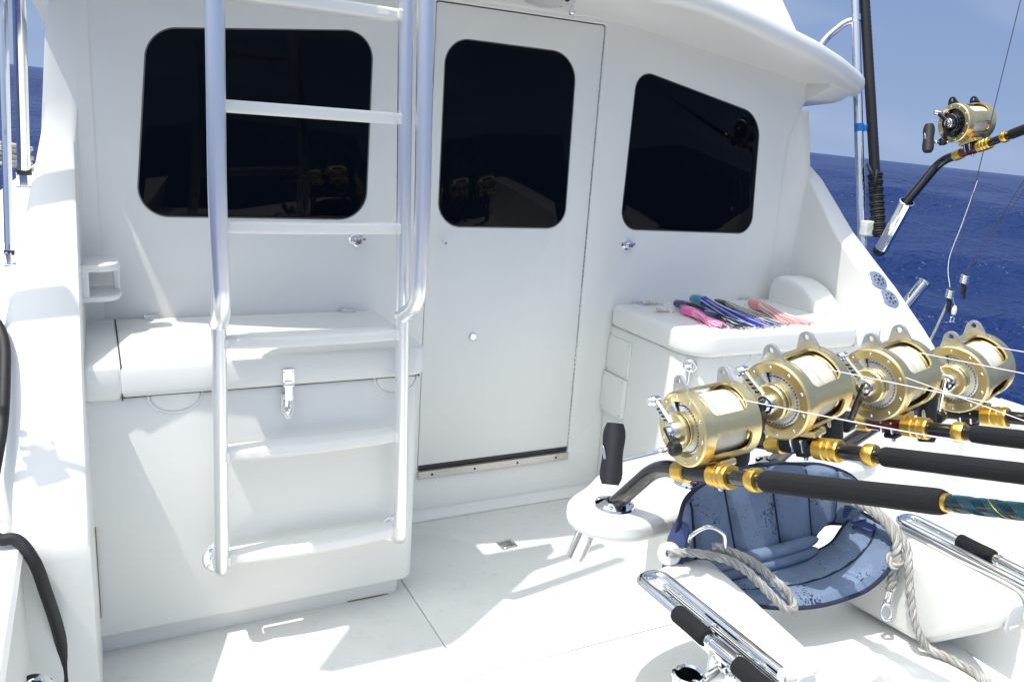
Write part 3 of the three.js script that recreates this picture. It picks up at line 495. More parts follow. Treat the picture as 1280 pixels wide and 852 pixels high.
  // lugs, foot and clamp
  for (const x of [-0.058, 0.058]) {
    const q = shapeOf([[-0.028, 0.074], [-0.012, 0.112, 0.011], [0.012, 0.112, 0.011], [0.028, 0.074]], 0.001); const hp = []; for (let i = 0; i < 20; i++) hp.push(new THREE.Vector2(0.0072 * Math.cos(i * 0.31416), 0.0995 - 0.0072 * Math.sin(i * 0.31416))); q.holes.push(new THREE.Path(hp));
    part(o, 'harness_lug', [extr(q, 0.006, 0.0008, 'yz', x + 0.003, 10)], M.lug);
  }
  part(o, 'reel_foot', [box(0, -0.083, 0, 0.042, 0.014, 0.085, 0.004)], M.reel);
  const cl = part(o, 'clamp', [box(0, -0.107, 0.0, 0.046, 0.03, 0.046, 0.006), box(0, -0.13, 0, 0.03, 0.012, 0.03, 0.004)], M.black);
  part(cl, 'clamp_bolt', [-0.012, 0.012].map((z) => rod(V(-0.0235, -0.094, z), V(-0.0235, -0.122, z), 0.004, 0.003, 12)).concat([rod(V(0, -0.12, 0), V(0, -0.146, 0), 0.005)]), M.chrome);
  return o;
}
function addCrank(o, ang, len, shaft, chromeArm) {          // crank arm, boss and T-handle, turned to the angle it stopped at (from the rod tip, upwards)
  const x0 = -0.102, a = THREE.MathUtils.degToRad(ang), dir = V(0, Math.sin(a), Math.cos(a)), e = V(x0, 0, 0).addScaledVector(dir, len), X = (d, p = e) => V(p.x + d, p.y, p.z);
  const arm = part(o, 'crank', [orient(box(0, len * 0.5, 0, 0.024, len + 0.026, 0.008, 0.0038), V(x0, 0, 0), V(x0, dir.y, dir.z))], chromeArm ? M.chrome : M.black);
  part(arm, 'crank_nut', [turn([[0, 0], [0.0135, 0], [0.0135, 0.014], [0.011, 0.016], [0, 0.016]], X(0.012, V(x0, 0, 0)), X(-1, V(x0, 0, 0)), 26), turn([[0, 0], [0.0125, 0], [0.0125, 0.01], [0, 0.01]], X(0.012), X(-1), 24)], M.chrome);
  part(arm, 'crank_boss', turn([[0.0125, 0], [0.0155, 0.001], [0.016, 0.017], [0.0135, 0.0195], [0.006, 0.02], [0, 0.0195]], X(0.002), X(-1), 26), M.black);
  part(arm, 'handle_shaft', turn([[0, 0], [0.004, 0], [0.0075, 0.02], [0.0075, 0.028], [0.005, 0.032], [0.0048, shaft], [0, shaft]], X(-0.016), X(-1), 18), M.chrome);
  const c = X(-0.016 - shaft - 0.012).add(V(0, 0.018, 0)), up = V(0.32, 1, -0.04).normalize(), gr = [0.0135, 0.017, 0.0182, 0.0178, 0.0168, 0.0162, 0.0165, 0.0175, 0.0182, 0.0175, 0.0135], gp = [];
  for (let i = 0; i <= 20; i++) gp.push(c.clone().addScaledVector(up, 0.06 - 0.006 * i));
  const grip = part(o, 'handle_grip', [sweep(gp, (t) => { const q = t * 10, i = Math.min(9, Math.floor(q)); return 1.25 * (gr[i] + (gr[i + 1] - gr[i]) * (q - i)); }, 20)], M.rubber);
  part(grip, 'grip_badge', new THREE.SphereGeometry(1, 18, 12).scale(0.0025, 0.017, 0.0045).translate(c.x - 0.021, c.y + 0.004, c.z + 0.004), M.plate);
}
function rodFrame(S, az, el, roll = 0) {
  const a = THREE.MathUtils.degToRad(az), e = THREE.MathUtils.degToRad(el), Z = V(Math.sin(a) * Math.cos(e), Math.sin(e), Math.cos(a) * Math.cos(e)), X = new THREE.Vector3().crossVectors(V(0, 1, 0), Z).normalize(), Y = new THREE.Vector3().crossVectors(Z, X);
  return new THREE.Matrix4().makeBasis(X, Y, Z).multiply(new THREE.Matrix4().makeRotationZ(THREE.MathUtils.degToRad(roll))).setPosition(S);
}
function makeRod(m, foot, seatMat, label, curved) {
  const o = new THREE.Group(); o.name = numbered('fishing_rod'); scene.add(o); aboard.push(o); m.decompose(o.position, o.quaternion, o.scale); tagAll(o, label, 'fishing rod', 'big-game fishing rods');
  const ax = (prof, z, seg = 32) => turn(prof, V(0, 0, z), V(0, 0, z + 1), seg, 0.5);
  const f = foot.clone().applyMatrix4(m.clone().invert());
  part(o, 'butt', bent([f, V(0, 0.004, -0.16), V(0, 0, -0.05)], 0.0195, 0.075, 18, 22), M.blackGloss);
  part(o, 'reel_seat', ax([[0, -0.06], [0.0175, -0.06], [0.0175, 0.055], [0, 0.055]], 0), seatMat);
  part(o, 'collar', ax([[0.017, -0.088], [0.0215, -0.086], [0.0225, -0.07], [0.022, -0.05], [0.017, -0.048]], 0), M.collar);
  part(o, 'collar', ax([[0.017, 0.034], [0.0235, 0.036], [0.0242, 0.058], [0.0225, 0.061], [0.0225, 0.064], [0.0248, 0.066], [0.0248, 0.073], [0.0228, 0.0755], [0.0228, 0.078], [0.0248, 0.081], [0.0248, 0.09], [0.0225, 0.094], [0.016, 0.0945]], 0), M.collar);
  part(o, 'rod_shaft', ax([[0, 0.09], [0.0158, 0.09], [0.0158, 0.19], [0, 0.19]], 0), M.blackGloss);
  part(o, 'collar', ax([[0.0155, 0.148], [0.021, 0.149], [0.0228, 0.153], [0.0228, 0.168], [0.021, 0.172], [0.0155, 0.173]], 0), M.collar);
  part(o, 'foregrip', ax([[0.0155, 0.186], [0.0185, 0.187], [0.02, 0.192], [0.0195, 0.3], [0.0192, 0.45], [0.0195, 0.535], [0.0188, 0.548], [0.0165, 0.555], [0.012, 0.556]], 0, 36), M.foam);
  const blank = part(o, 'blank', ax([[0, 0.55], [0.0118, 0.55], [0.0105, 0.85], [0.0075, 1.3], [0.0035, 1.75], [0, 1.75]], 0, 20), M.blackGloss);
  const wr = [], gd = [];
  for (const w of [-1, 1]) for (let k = 0; k < 6; k++) for (const q of [0, 0.5]) { const h = []; for (let i = 0; i <= 90; i++) { const t = i / 90, z = 0.572 + t * 0.42, a = w * (t * 5.5 + q + k * 0.045) * 6.283, r = 0.0121 - (z - 0.55) * 0.0042; h.push(V(r * Math.cos(a), r * Math.sin(a), z)); } (k === 2 && w > 0 && q ? gd : wr).push(sweep(h, 0.0007, 5, false)); }
  part(blank, 'wrapping', wr, M.wrap); part(blank, 'gold_wrapping', [gd, ax([[0.0118, 0.556], [0.0135, 0.557], [0.0135, 0.563], [0.0118, 0.564]], 0)].flat(), M.collar);
  for (const z of [1.02, 1.4]) { const b = z > 1.2 ? 0.0068 : 0.0095; const gd2 = part(o, 'roller_guide', [box(-0.008, b + 0.016, z, 0.003, 0.034, 0.012, 0.001), box(0.008, b + 0.016, z, 0.003, 0.034, 0.012, 0.001), box(0, b + 0.002, z, 0.014, 0.006, 0.05, 0.002)], M.chrome); part(gd2, 'roller', rod(V(-0.008, b + 0.026, z), V(0.008, b + 0.026, z), 0.006), M.collar); }
  return o;
}
const proto = makeReel();
const RODS = [
  { S: V(-0.025, 0.900, 1.659), az: -3, el: 19, roll: 6, dx: 0.03, dy: 0.022, dz: 0.012, crank: [-62, 0.036, 0.125], F: V(-0.032, 0.705, 1.382), k: 0.965, seat: M.black, rl: 'nearest rod on the rack, its teal-wrapped blank showing past the black grip', gl: 'leftmost gold reel on the rack, black T handle fully in view' },
  { S: V(0.244, 0.929, 1.664), az: 8, el: 14, roll: 8, dx: 0.008, crank: [-112, 0.07, 0.03], F: V(0.24, 0.705, 1.335), k: 1.07, seat: M.black, rl: 'second rod on the rack, black grip between the nearest rod and the maroon-seated rod', gl: 'large gold reel second from the left on the rack, its handle behind the leftmost reel' },
  { S: V(0.536, 0.945, 1.651), az: 9, el: 12.25, roll: 5, dx: 0.012, dy: 0.024, crank: [-116, 0.095, 0.03], F: V(0.55, 0.705, 1.305), k: 1.05, seat: M.maroon, rl: 'rod on the rack with a maroon reel seat, third counted from the camera', gl: 'gold reel on the rack rod with the maroon seat, in front of the boat side' },
  { S: V(0.825, 0.943, 1.652), az: 10, el: 12.25, roll: 8, dx: 0.012, dy: 0.022, crank: [-105, 0.085, 0.03, true], F: V(0.78, 0.705, 1.31), k: 1.05, seat: M.black, rl: 'rack rod farthest from the camera, only its collar and grip end in view', gl: 'rightmost gold reel on the rack, seen against the blue sea' },
  { S: V(2.19, 1.614, 0.593), az: -10, el: 20.25, roll: 6, crank: [-118, 0.075, 0.05], F: V(2.106, 1.36, 0.385), k: 1.0, seat: M.maroon, rl: 'lone rod in the steel holder on the pole, standing out against the sea', gl: 'gold reel with black side plate on the lone rod in front of the sky', black: true },
  { S: V(-1.6, 1.6, 0.86), az: -80, el: 14, roll: 0, crank: [-60, 0.06, 0.05], F: V(-1.35, 1.3, 0.86), k: 1.0, s: 0.45, seat: M.black, rl: 'rod outside the picture on the near boat side', gl: 'gold reel outside the picture on the near boat side' },
];
const reels = [];
RODS.forEach((q, i) => {
  const m = rodFrame(q.S, q.az, q.el, q.roll).multiply(new THREE.Matrix4().makeScale(q.s ?? 1, q.s ?? 1, q.s ?? 1)); makeRod(m, q.F, q.seat, q.rl);
  const r = i ? proto.clone() : proto; r.name = numbered('fishing_reel'); reels.push(r);
  m.clone().multiply(new THREE.Matrix4().makeTranslation(q.dx ?? 0, (q.dy ?? 0.036) + 0.0805 * q.k, q.dz ?? 0)).multiply(new THREE.Matrix4().makeScale(q.k, q.k, q.k)).decompose(r.position, r.quaternion, r.scale);
  scene.add(r); aboard.push(r); tagAll(r, q.gl, 'fishing reel', 'gold big-game fishing reels');
  if (q.black) r.traverse((c) => { if (['side_plate', 'drag_hub', 'drag_lever', 'harness_lug'].includes(c.name)) c.material = M.blackGloss; });
  // fishing line from the spool to the first guide
  const a = V(0, 0.037 + 0.0805 * q.k + 0.058 * q.k, 0.03 * q.k).applyMatrix4(m), b = V(0, 0.038, 1.02).applyMatrix4(m);
  if (i < 4) {
    const mid = a.clone().lerp(b, 0.5); mid.y -= 0.006;
    solo('fishing_line', ['thin pale fishing line leading off the leftmost rack reel', 'thin pale fishing line leading off the large second rack reel', 'thin pale fishing line leading off the reel with the maroon seat', 'thin pale fishing line leading off the rightmost rack reel'][i], 'fishing line', sweep(curve([a, mid, b], 20), 0.0011, 6), M.thread, 'fishing lines running off the rack reels');
  }
});
reels.forEach((r, i) => addCrank(r, ...RODS[i].crank));
solo('fishing_line', 'second pale line running close beside the one off the maroon-seated reel', 'fishing line', sweep([V(0.47, 1.085, 1.70), V(0.62, 1.015, 2.55)], 0.0011, 6), M.thread, 'fishing lines running off the rack reels');

// =====================================================================  FIGHTING CHAIR
{
  const C = thing('fighting_chair', 'white fighting chair with padded arms, chrome rails and a rod rack behind', 'chair', V(0.3, 0, 1.6));
  const by = 0.703;
  // rod rack board
  const bp = [[-0.138, 1.36], [-0.115, 1.43], [-0.05, 1.475], [0.06, 1.475], [0.2, 1.44], [0.4, 1.41], [0.7, 1.405], [0.86, 1.395], [0.93, 1.34], [0.9, 1.22], [0.8, 1.15], [0.5, 1.13], [0.2, 1.14], [0.06, 1.185], [-0.03, 1.25], [-0.115, 1.305]];
  const bs = new THREE.Shape(new THREE.CatmullRomCurve3(bp.map(([x, z]) => V(x, z, 0)), true, 'centripetal').getPoints(90).map((p) => new THREE.Vector2(p.x, p.y)));
  const board = part(C, 'rod_rack', boxUV(extr(bs, 0.058, 0.024, 'xz', by, 12, 6)), M.gel);
  for (let i = 0; i < 4; i++) {
    const f = RODS[i].F, n = V(0, 0.93, 0.36).normalize(), p = V(f.x, by + 0.001, f.z);
    const s = part(C, 'rod_flange', turn([[0.022, 0.012], [0.026, 0.013], [0.038, 0.009], [0.047, 0.005], [0.049, 0.0], [0.02, -0.004]], p, p.clone().add(V(0, 1, 0)), 40).translate(0, 0, 0).scale(1, 1, 1), M.chrome);
    part(s, 'screw', [0.8, 2.4, 3.9, 5.5].map((a) => screw(V(p.x + 0.038 * Math.cos(a), p.y + 0.0088, p.z + 0.038 * Math.sin(a)), V(0, 1, 0), 0.005)), M.steel);
    part(s, 'holder_tube', i ? [rod(V(p.x, by - 0.02, p.z), V(p.x + 0.002, by - 0.15, p.z - 0.06), 0.024)] : [rod(V(-0.098, 0.552, 1.335), V(-0.085, 0.68, 1.375), 0.023, 0.023, 28, 0.008)], M.chrome);
  }
  part(C, 'back_support', [box2(0.16, 0.26, 0.42, 0.655, 1.28, 1.36, 0.012), box2(0.55, 0.65, 0.42, 0.655, 1.28, 1.36, 0.012)].map((g) => boxUV(g)), M.gel);
  // seat and its stand
  const sp = [[0.22, 1.30], [0.6, 1.28], [0.675, 1.55], [0.68, 1.75], [0.675, 1.93, 0.09], [0.5, 2.02, 0.15], [0.1, 2.02, 0.15], [0.0, 1.84, 0.09], [0.1, 1.7], [0.22, 1.5]];
  const ss = shapeOf(sp, 0.03); ss.holes.push(new THREE.Path().absellipse(0.405, 1.885, 0.065, 0.04, 0, 6.2832, true));
  part(C, 'seat', boxUV(extr(ss, 0.07, 0.022, 'xz', 0.45, 16, 6)), M.gel);
  part(C, 'seat_well', extr(shapeOf([[0.32, 1.83], [0.49, 1.83], [0.49, 1.94], [0.32, 1.94]], 0.03), 0.03, 0.004, 'xz', 0.385), M.gelGrey);  // grey colour stands in for the shading inside the seat recess
  part(C, 'pedestal', turn([[0, 0], [0.13, 0], [0.13, 0.012], [0.07, 0.03], [0.06, 0.06], [0.06, 0.34], [0.1, 0.36], [0.1, 0.378], [0, 0.378]], V(0.5, 0.0, 1.46), V(0.5, 1, 1.46), 40), M.gel);
  // arms
  for (const s of [-1, 1]) {
    const X = (d) => 0.3 + s * d;
    const prof = shapeOf([[1.585, 0.658, 0.03], [1.972, 0.655, 0.028], [1.978, 0.60, 0.026], [1.945, 0.565, 0.04], [1.83, 0.462, 0.03], [1.60, 0.462, 0.03], [1.575, 0.56, 0.03]]);
    const rows = []; let pad = extr(prof, 0.1, 0.024, 'yz', 0, 14, 8); { const q = pad.attributes.position; for (let i = 0; i < q.count; i++) { const w = q.getX(i) + 0.05, k = 1.45 - 0.5 * THREE.MathUtils.clamp((q.getZ(i) - 1.6) / 0.37, 0, 1); q.setX(i, s > 0 ? X(0.358) - (0.05 - w) * k : X(0.358) + (w + 0.05) * k); } if (s < 0) for (let i = 0; i < q.count; i++) q.setY(i, 0.658 + (q.getY(i) - 0.658) * 0.45); pad.deleteAttribute('normal'); pad = toCreasedNormals(pad, 0.55); }
    const arm = part(C, 'armrest', boxUV(pad), M.vinyl);
    part(arm, 'piping', [sweep(curve([V(X(0.352), 0.652, 1.60), V(X(0.352), 0.653, 1.8), V(X(0.352), 0.648, 1.965), V(X(0.352), 0.6, 1.976)], 30), 0.0028, 8)], M.vinyl);
    part(arm, 'end_cap', [extr(shapeOf([[X(0.285), 0.575], [X(0.285), 0.643], [X(0.335), 0.643], [X(0.335), 0.575]], 0.016), 0.006, 0.002, 'xy', 1.974), box(X(0.31), 0.592, 1.982, 0.03, 0.008, 0.006, 0.002)], M.gelGrey);
    part(arm, 'snap_button', turn([[0, 0.004], [0.005, 0.0035], [0.0075, 0], [0.0075, -0.003]], V(X(0.241), 0.515, 1.80), V(X(0.241) - s, 0.515, 1.80), 18), M.plasticWhite);
    const xo = X(0.43), xi = X(0.372), tr = part(C, 'arm_rail', [bent([V(xi, 0.662, 1.975), V(xi, 0.662, 1.622), V(xo, 0.662, 1.622), V(xo, 0.662, 2.06)], 0.0115, 0.03, 12, 18)], M.chrome);
    part(C, 'rail_plate', [box2(Math.min(X(0.362), X(0.366)), Math.max(X(0.362), X(0.366)) , 0.575, 0.655, 1.64, 1.975, 0.002), box2(Math.min(xi, X(0.405)), Math.max(xi, X(0.405)), 0.640, 0.646, 1.64, 1.975, 0.002), box2(Math.min(xi, xo), Math.max(xi, xo), 0.652, 0.66, 1.79, 1.81, 0.002)], M.chrome);
    part(C, 'plate_screw', [1.69, 1.79, 1.89].map((z) => screw(V(X(0.392), 0.646, z), V(0, 1, 0), 0.0065)), M.steel);
    for (const [z0, z1] of [[1.755, 1.845], [1.925, 2.02]]) part(C, 'foam_grip', turn([[0.011, 0], [0.0165, 0.001], [0.018, 0.006], [0.0175, (z1 - z0) / 2], [0.018, z1 - z0 - 0.006], [0.0165, z1 - z0 - 0.001], [0.011, z1 - z0]], V(xo, 0.662, z0), V(xo, 0.662, 5), 26), M.foam);
    part(C, 'grip_band', [1.852, 2.03].map((z) => turn([[0.0112, 0], [0.0138, 0.001], [0.0138, 0.008], [0.0112, 0.009]], V(xo, 0.662, z), V(xo, 0.662, 5), 22)), M.steel);
  }
  // rod tube on the outside of the near arm
  const tx = -0.178, tz = 1.86, h = part(C, 'side_rod_holder', [turn([[0.0235, -0.2], [0.0275, -0.2], [0.0275, 0.0], [0.030, 0.004], [0.030, 0.01], [0.026, 0.012], [0.0235, 0.008], [0.0235, -0.2]], V(tx, 0.6, tz), V(tx, 2, tz), 34), rod(V(tx + 0.02, 0.575, tz), V(-0.083, 0.58, tz - 0.01), 0.014, 0.017)], M.chrome);
  part(h, 'holder_flange', turn([[0, 0.012], [0.018, 0.012], [0.022, 0.006], [0.034, 0.005], [0.036, 0]], V(-0.0815, 0.58, tz - 0.01), V(-1, 0.58, tz - 0.01), 32), M.chrome);
  part(h, 'screw', [0.7, 2.2, 3.8, 5.3].map((a) => screw(V(-0.0868, 0.58 + 0.028 * Math.cos(a), tz - 0.01 + 0.028 * Math.sin(a)), V(-1, 0, 0), 0.005)), M.steel);
  part(C, 'arm_side', [boxUV(box2(-0.082, -0.06, 0.47, 0.63, 1.80, 1.985, 0.01)), boxUV(box2(0.66, 0.682, 0.44, 0.63, 1.79, 1.985, 0.01))], M.gel);
  // pivot washer at the root of the near arm
  part(C, 'arm_pivot', turn([[0.008, 0.012], [0.012, 0.014], [0.024, 0.012], [0.026, 0.006], [0.026, -0.006], [0.008, -0.006]], V(-0.012, 0.672, 1.575), V(-0.6, 1.2, 2.2), 30), M.plasticWhite);
}
// =====================================================================  HARNESS ON THE CHAIR
{
  const Hn = thing('bucket_harness', 'faded blue padded bucket harness lying in the fighting chair', 'harness', V(0.35, 0.55, 1.6));
  // a padded sheet between two edge lines, puffed between its seams
  function pad(A, B, nu, nv, puff, along, thick, up) {
    const a = curve(A, nu), b = curve(B, nu), T = [], U = [];
    for (let j = 0; j <= nv; j++) { const rt = [], ru = []; for (let i = 0; i <= nu; i++) { const u = i / nu, v = j / nv, p = a[i].clone().lerp(b[i], v); const edge = Math.min(1, 9 * Math.min(u, 1 - u, v, 1 - v) + 0.12); const h = puff(u, v) * edge; rt.push(p.clone().addScaledVector(up(u, v), h)); ru.push(p.clone().addScaledVector(up(u, v), -thick * edge)); } T.push(rt); U.push(ru); }
    const edge = [...a, ...T.map((r) => r[nu].clone()).slice(1, -1), ...b.slice().reverse(), ...T.map((r) => r[0].clone()).reverse().slice(1, -1)];
    return { grid: T, top: loft(T, { crease: 1.2, toward: up(0, 0) }), under: loft(U, { crease: 1.2, toward: up(0, 0).clone().negate() }), edge };
  }
  const ridge = (t, n, p = 0.42) => Math.pow(Math.abs(Math.sin(Math.PI * n * t)), p);
  const low = [V(0.03, 0.6, 1.53), V(0.08, 0.575, 1.56), V(0.2, 0.568, 1.556), V(0.34, 0.568, 1.55), V(0.44, 0.575, 1.55), V(0.485, 0.65, 1.56), V(0.54, 0.66, 1.585), V(0.578, 0.69, 1.59)];
  const top = [V(0.005, 0.745, 1.575), V(0.03, 0.79, 1.56), V(0.12, 0.818, 1.54), V(0.26, 0.828, 1.53), V(0.38, 0.815, 1.53), V(0.48, 0.80, 1.535), V(0.565, 0.765, 1.56), V(0.595, 0.715, 1.585)];
  const back = pad(low, top, 160, 36, (u, v) => 0.003 + 0.028 * ridge(u, 6.5, 0.5), 0, 0.01, () => V(-0.15, 0.3, 0.94));
  const bk = part(Hn, 'back_panel', boxUV(back.top, 3), M.fabric); part(bk, 'back_lining', back.under, M.navy);
  part(bk, 'piping', sweep(curve(back.edge.filter((_, i) => i % 4 === 0), 260, true).concat([back.edge[0]]), 0.0058, 8, false), M.navy);
  for (let k = 1; k <= 6; k++) { const i = Math.round(k / 6.5 * 160); part(bk, 'seam', sweep(back.grid.slice(1, -1).filter((_, j) => j % 3 === 0).map((r) => r[i].clone().add(V(0, 0, 0.0015))), 0.0032, 7), M.navy); }
  part(bk, 'wing_patch', [extr(shapeOf([[0.505, 0.68], [0.51, 0.745], [0.545, 0.74], [0.55, 0.69]], 0.01), 0.006, 0.002, 'xy', 1.592), box(0.525, 0.712, 1.601, 0.05, 0.006, 0.004, 0.001)], M.navyPatch);
  const sa = [V(0.10, 0.572, 1.575), V(0.2, 0.566, 1.572), V(0.34, 0.566, 1.565), V(0.44, 0.572, 1.562), V(0.495, 0.61, 1.585), V(0.505, 0.655, 1.60), V(0.53, 0.675, 1.60), V(0.56, 0.69, 1.605)];
  const sb = [V(0.10, 0.575, 1.60), V(0.13, 0.565, 1.645), V(0.19, 0.562, 1.69), V(0.27, 0.562, 1.722), V(0.36, 0.566, 1.735), V(0.45, 0.588, 1.745), V(0.50, 0.64, 1.75), V(0.565, 0.685, 1.68)];
  const seat = pad(sa, sb, 120, 60, (u, v) => 0.004 + 0.014 * Math.pow(Math.abs(Math.sin(Math.PI * (1.5 * v + 0.25 * u))), 0.4) * (0.7 + 0.3 * ridge(u, 2.1, 0.6)), 0, 0.012, () => V(0, 1, 0.1));
  const st = part(Hn, 'seat_panel', boxUV(seat.top, 3), M.fabric); part(st, 'seat_lining', seat.under, M.gelGrey);
  for (const o of [1]) { const P = []; for (let i = 4; i <= 116; i += 4) { const u = i / 120, v = (o - 0.25 * u) / 1.5; P.push(seat.grid[Math.round(v * 60)][i].clone().add(V(0, 0.0015, 0))); } part(st, 'seam', sweep(P, 0.003, 7), M.navy); }
  part(st, 'piping', sweep(curve(seat.edge.filter((_, i) => i % 4 === 0), 260, true).concat([seat.edge[0]]), 0.0052, 8, false), M.navy);
  part(st, 'seat_patch', [extr(shapeOf([[0.495, 1.625], [0.535, 1.62], [0.54, 1.67], [0.505, 1.68]], 0.006), 0.006, 0.0015, 'xz', 0.69), box(0.515, 0.691, 1.635, 0.05, 0.006, 0.004, 0.001)], M.navyPatch);
  for (let k = 0; k < 2; k++) { const y = 0.592 + k * 0.026, z = 1.585 - k * 0.006; part(Hn, 'bolster', sweep(curve([V(0.09, y, z), V(0.2, y + 0.004, z + 0.004), V(0.34, y + 0.004, z + 0.003), V(0.45, y + 0.01, z)], 40), (t) => 0.016 * Math.sqrt(Math.max(0.05, 1 - Math.pow(2 * t - 1, 6))), 14), M.fabric); }
  part(Hn, 'side_flap', boxUV(loft([[V(0.008, 0.755, 1.565), V(0.0, 0.70, 1.55), V(0.01, 0.6, 1.53)], [V(0.012, 0.74, 1.60), V(0.004, 0.69, 1.602), V(0.015, 0.585, 1.60)]], { crease: 1, toward: V(-1, 0, 0) }), 3), M.navyPatch);
  part(Hn, 'metal_ring', [sweep(curve([V(0.018, 0.70, 1.60), V(0.012, 0.735, 1.615), V(0.04, 0.755, 1.63), V(0.075, 0.735, 1.64), V(0.085, 0.69, 1.64)], 40), 0.0055, 10), sweep(curve([V(0.03, 0.635, 1.60), V(0.05, 0.65, 1.615), V(0.075, 0.64, 1.62)], 20), 0.005, 10)], M.chrome);
}
// =====================================================================  ROPES
function ropeGeo(pts, r = 0.0105, n = 0, twist = 46, closed = false) {
  const c = new THREE.CatmullRomCurve3(pts, closed, 'centripetal'), L = c.getLength(), N = n || Math.ceil(L * 320), P = c.getSpacedPoints(N), out = [];
  let Nn = V(0.3, 1, 0.2); const fr = P.map((p, i) => { const t = P[Math.min(i + 1, N)].clone().sub(P[Math.max(i - 1, 0)]).normalize(); Nn = Nn.clone().addScaledVector(t, -Nn.dot(t)).normalize(); return [Nn, new THREE.Vector3().crossVectors(t, Nn)]; });
  for (let k = 0; k < 3; k++) out.push(sweep(P.map((p, i) => { const a = i / N * L * twist * 2.2 + k * 2.0944; return p.clone().addScaledVector(fr[i][0], Math.cos(a) * r * 0.5).addScaledVector(fr[i][1], Math.sin(a) * r * 0.5); }), r * 0.56, 9));
  return merge(out);
}
solo('rope_loop', 'greyish twisted rope looped through the harness ring over the near armrest', 'rope', ropeGeo([V(0.06, 0.708, 1.632), V(0.105, 0.69, 1.645), V(0.15, 0.668, 1.66), V(0.195, 0.63, 1.69), V(0.222, 0.60, 1.715), V(0.225, 0.578, 1.73), V(0.208, 0.575, 1.732), V(0.18, 0.60, 1.715), V(0.11, 0.668, 1.675), V(0.06, 0.69, 1.65), V(0.015, 0.692, 1.618), V(-0.03, 0.688, 1.595)], 0.0097), M.rope);
{
  const R = thing('tether_rope', 'pale twisted rope with a steel snap hook hanging by the far armrest', 'rope', V(0.52, 0.46, 1.76));
  part(R, 'rope_strand', [ropeGeo([V(0.46, 0.752, 1.62), V(0.495, 0.745, 1.665), V(0.51, 0.722, 1.712), V(0.512, 0.692, 1.745), V(0.508, 0.643, 1.752), V(0.507, 0.575, 1.757)], 0.0115), ropeGeo([V(0.50, 0.755, 1.64), V(0.525, 0.725, 1.70), V(0.52, 0.69, 1.765), V(0.513, 0.645, 1.785), V(0.508, 0.58, 1.81), V(0.512, 0.52, 1.835), V(0.545, 0.472, 1.85), V(0.572, 0.462, 1.885), V(0.58, 0.462, 1.94), V(0.578, 0.452, 1.975)], 0.0095), ropeGeo([V(0.522, 0.66, 1.735), V(0.51, 0.65, 1.765), V(0.495, 0.64, 1.758), V(0.503, 0.655, 1.74), V(0.52, 0.645, 1.75)], 0.009)], M.rope);
  const hk = part(R, 'snap_hook', [rod(V(0.507, 0.575, 1.757), V(0.503, 0.54, 1.758), 0.008), sweep(curve([V(0.503, 0.542, 1.758), V(0.506, 0.53, 1.768), V(0.50, 0.515, 1.775), V(0.488, 0.512, 1.77), V(0.485, 0.525, 1.76), V(0.494, 0.538, 1.757)], 40, true), 0.005, 10, false)], M.chrome);
  part(hk, 'swivel', new THREE.SphereGeometry(0.011, 16, 12).translate(0.504, 0.545, 1.758), M.steel);
}
